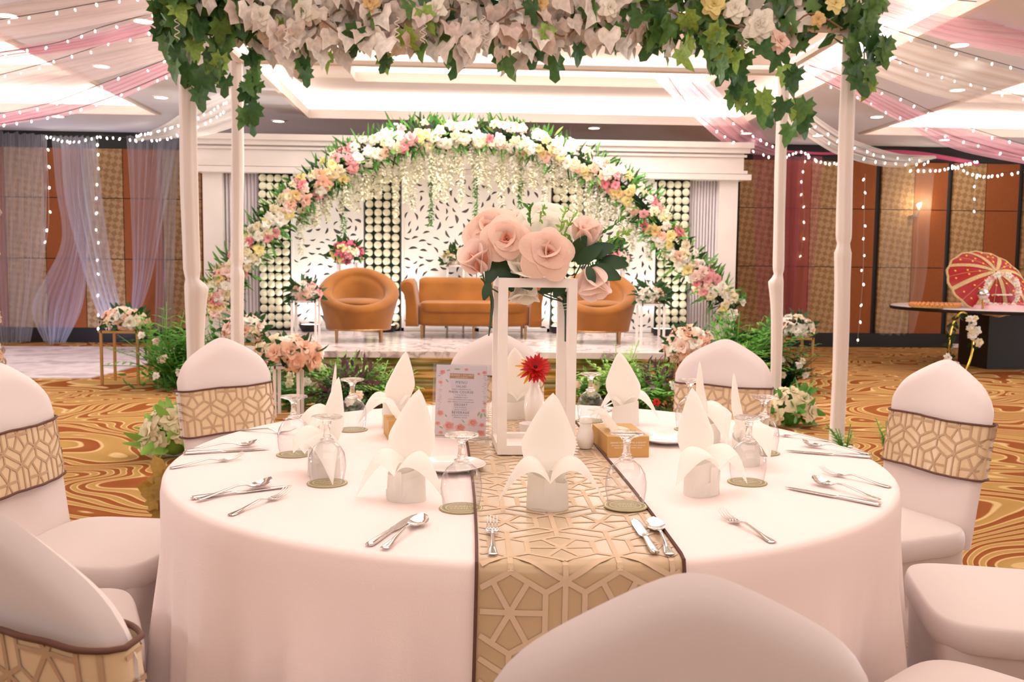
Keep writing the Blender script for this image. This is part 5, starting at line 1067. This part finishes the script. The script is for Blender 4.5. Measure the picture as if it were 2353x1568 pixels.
# ---------------------------------------------------------------- table bouquet
m_rp = {n: mat('silk_rose_'+n, c, .6, spec=.2, trans=.38, var=.06, scale=14, sheen=.2) for n, c in (('peach', 'FAD8C6'), ('blush', 'FBE3D7'), ('white', 'F7F0E2'), ('heart', 'F4B394'))}
def big_rose(mains, seed, layers):
    rr = random.Random(seed); b = MB(); hb = MB(); li = 0
    for n, r, tilt, h, W in layers:
        tgt = hb if li < (1 if len(layers) < 5 else 2) else b; li += 1
        for i in range(n):
            a = 2*PI*i/n+h*14+rr.uniform(-.15, .15); d = Vector((math.cos(a), math.sin(a), 0)); sd = Vector((-d.y, d.x, 0)); tl = tilt+rr.uniform(-.12, .12); L = r*rr.uniform(.92, 1.1)
            def pet(u, v):
                e = 2*u-1; v = v*(1-.2*e*e*v); op = tl*(.45+.75*v*v); wd = W*L*math.sqrt(max(0, math.sin(PI*min(1, .06+.66*v))))*1.12; cup = .75*(1-.35*v)
                curl = .16*L*max(0, v-.65)**2*8*(tl > .5)
                q = d*(math.sin(op)*v*L+.05*L)+sd*(wd*math.sin(e*1.2)/.93)+Vector((0, 0, h*r+math.cos(op)*v*L))
                q += -d*(cup*wd*(1-math.cos(e*1.2)))+d*curl-Vector((0, 0, curl*.5))
                return q+Vector((0, 0, .035*L*math.sin(4.3*e+a*5)*v*v*1.5))
            tgt.grid(pet, 8, 8)
    me = b.mesh('rose_petals', m_rp[mains], 3); hm = hb.mesh('rose_heart', m_rp['heart' if mains in ('peach', 'blush') else mains], 3); return me, hm
LAY = [(4, .42, .12, .1, .62), (3, .55, .28, .06, .75), (4, .75, .55, .02, .72), (5, .95, .95, -.02, .66), (5, 1.1, 1.3, -.08, .62)]
LOOSE = [(4, .45, .15, .1, .6), (3, .65, .4, .05, .75), (4, .9, .8, 0, .72), (5, 1.15, 1.15, -.06, .6)]
BUD = [(3, .7, .08, .05, .5), (4, .95, .22, 0, .55), (3, 1.1, .4, -.03, .5)]
rm = {(c, k_): big_rose(c, i*5+j, l) for i, c in enumerate(('peach', 'blush', 'white')) for j, (k_, l) in enumerate((('full', LAY), ('loose', LOOSE), ('bud', BUD)))}
bq = thing('table_bouquet', 'bouquet of large peach and white silk roses with dark leaves on the flower stand', 'flowers', (A.x+.1, A.y+.1, TZ+FH)); bo = Vector((A.x+.1, A.y+.1, TZ+FH)); rr = random.Random(12)
m_st = mat('green_stem', '35502C', .6); inv = bo
hub1, hub2 = P(1160, 690, 2.53)-bo, P(1300, 700, 2.5)-bo
for px, py, Y, c, k_, d, s in ((1118, 520, 2.55, 'peach', 'loose', (-.5, -.75, .55), .062), (1164, 548, 2.42, 'peach', 'full', (0, -1, .28), .052), (1098, 600, 2.45, 'blush', 'bud', (-.35, -.6, .75), .075), (1235, 520, 2.58, 'white', 'full', (0, -.6, .8), .064), (1265, 528, 2.5, 'white', 'loose', (.1, -.9, .5), .056), (1262, 578, 2.38, 'peach', 'loose', (.15, -1, .25), .056), (1203, 615, 2.43, 'white', 'bud', (-.1, -.75, .6), .06), (1203, 668, 2.5, 'white', 'bud', (.05, -.3, -.95), .062), (1245, 500, 2.55, 'white', 'loose', (0, -.7, .7), .06),
        (1346, 540, 2.46, 'blush', 'bud', (.15, -.35, .9), .066), (1362, 645, 2.43, 'blush', 'bud', (.22, -.35, -.9), .078), (1290, 500, 2.6, 'white', 'full', (.3, -.6, .7), .05), (1185, 505, 2.62, 'blush', 'full', (-.2, -.6, .8), .052), (1135, 605, 2.55, 'blush', 'bud', (-.1, -.8, .5), .04)):
    p = P(px, py, Y)-bo; d = Vector(d).normalized(); mt = aim(p-d*s*.4, d, rr.uniform(0, 6), s)
    r_ = link('rose', rm[(c, k_)][0], bq, mt); h_ = link('rose_heart', rm[(c, k_)][1], r_)
    hub = hub1 if px < 1200 else hub2; q = p-d*s*.5
    obj('stem', MB().tube(spl([q, q-d*.03+Vector((0, 0, -.02)), (q+hub)/2+Vector((0, .02, -.01)), hub, hub+Vector((-.012 if hub is hub1 else .012, .0, -.07))], 14), .0022, 5), m_st, bq)
m_dl = m_leaf['deep']; m_dl2 = mat('bouquet_leaf', '2B4A28', .45, spec=.4, trans=.12, var=.25)
for px, py, Y, d, L in ((1340, 590, 2.45, (.8, -.3, .35), .085), (1375, 600, 2.47, (1, -.2, -.05), .08), (1355, 615, 2.44, (.9, -.3, -.25), .085), (1325, 605, 2.44, (.6, -.4, .5), .08), (1350, 612, 2.40, (.3, -.4, -.8), .05), (1310, 600, 2.46, (.3, -.5, .6), .08), (1385, 575, 2.5, (.9, 0, .5), .07), (1150, 600, 2.46, (.3, -.3, -.7), .085), (1160, 595, 2.45, (.7, -.3, -.5), .08), (1145, 590, 2.47, (-.3, -.4, -.7), .08), (1170, 625, 2.46, (.6, -.3, -.4), .075), (1125, 648, 2.45, (-.3, -.4, -.9), .05), (1235, 570, 2.45, (-.6, -.5, .2), .05), (1300, 640, 2.46, (-.4, -.3, -.6), .06), (1285, 650, 2.48, (-.7, -.3, -.3), .06)):
    b = MB(); leaf(b, (0, 0, 0), d, (0, -1, .3), L, L*.26, .25, .2, 6); obj('leaf', b, m_dl2, bq, P(px, py, Y)-bo, ang=2)
def sprig(p0, p1, n, L, mm, nm='leaf_sprig'):
    b = MB(); p0, p1 = p0-bo, p1-bo; pts = spl([p0, p0.lerp(p1, .5)+Vector((0, 0, .008)), p1], n); b.tube(pts, .0012, 4); tg = (p1-p0).normalized()
    for i in range(1, n+1):
        sd = rdir(rr); leaf(b, pts[i], tg*.8+sd, rdir(rr), L*rr.uniform(.7, 1.2), L*.22, .1, .15, 3); leaf(b, pts[i], tg*.8-sd, rdir(rr), L*rr.uniform(.7, 1.2), L*.22, .1, .15, 3)
    obj(nm, b, mm, bq, ang=2)
for a, c, n, L, mm in (((1330, 590), (1424, 508), 12, .022, 'mid'), ((1340, 600), (1440, 535), 12, .022, 'light'), ((1335, 595), (1430, 560), 10, .02, 'mid'), ((1290, 560), (1318, 500), 9, .02, 'light'), ((1285, 540), (1300, 480), 8, .018, 'light'), ((1220, 520), (1215, 478), 7, .02, 'mid'), ((1240, 510), (1250, 480), 6, .016, 'light'), ((1225, 580), (1230, 535), 8, .016, 'light'), ((1220, 575), (1205, 555), 5, .016, 'light'), ((1300, 600), (1310, 560), 9, .022, 'mid'), ((1296, 600), (1288, 585), 6, .02, 'light'), ((1140, 600), (1128, 580), 7, .02, 'mid'), ((1160, 590), (1170, 572), 7, .02, 'dark'), ((1360, 620), (1400, 575), 9, .024, 'mid'), ((1320, 600), (1360, 550), 9, .026, 'dark'), ((1300, 590), (1340, 580), 8, .026, 'dark')):
    sprig(P(*a, 2.47), P(*c, 2.47+rr.uniform(-.03, .05)), n, L, m_leaf[mm])
b = MB()
for i in range(16):
    o = Vector((rr.uniform(-.016, .016), rr.uniform(-.012, .012), 0)); b.tube(spl([P(1285+rr.uniform(-45, 25), 655+rr.uniform(-8, 8), 2.5)-bo, P(1298, 690, 2.5)-bo+o, P(1302, 720, 2.5)-bo+o*.8, P(1300, 785, 2.5)-bo+o*.3], 10), .0026, 5)
obj('stem_bundle', b, m_st, bq)
b = MB()
for i in range(6):
    o = Vector((rr.uniform(-.006, .006), rr.uniform(-.006, .006), 0)); b.tube(spl([P(1105, 640, 2.5)-bo, P(1122, 660, 2.5)-bo+o, P(1131, 700, 2.5)-bo+o, P(1123, 772, 2.5)-bo], 10), .002, 5)
obj('stem_bundle', b, m_st, bq)
b = MB()
for z_ in (700, 706, 712): b.tube([P(1301, z_, 2.5)-bo+Vector((.02*math.cos(a), .02*math.sin(a), .004*math.sin(a+z_))) for a in [2*PI*i/16 for i in range(16)]], .0008, 4, closed=True)
obj('tie_wire', b, m_white, bq)
# small red bloom lying beyond the table edge
c = P(1527, 935, 3.6); o = thing('red_bloom', 'tiny red flower head by the far table edge below a napkin wing', 'flower', (c.x, 3.75, .62)); link('blossom', blossom_me('red', 'rose'), o, TRS((0, 0, .085), (.9, 0, 0), .016)); obj('stem', MB().tube([(0, 0, -.6), (0, 0, .085)], .004, 5), m_st, o)
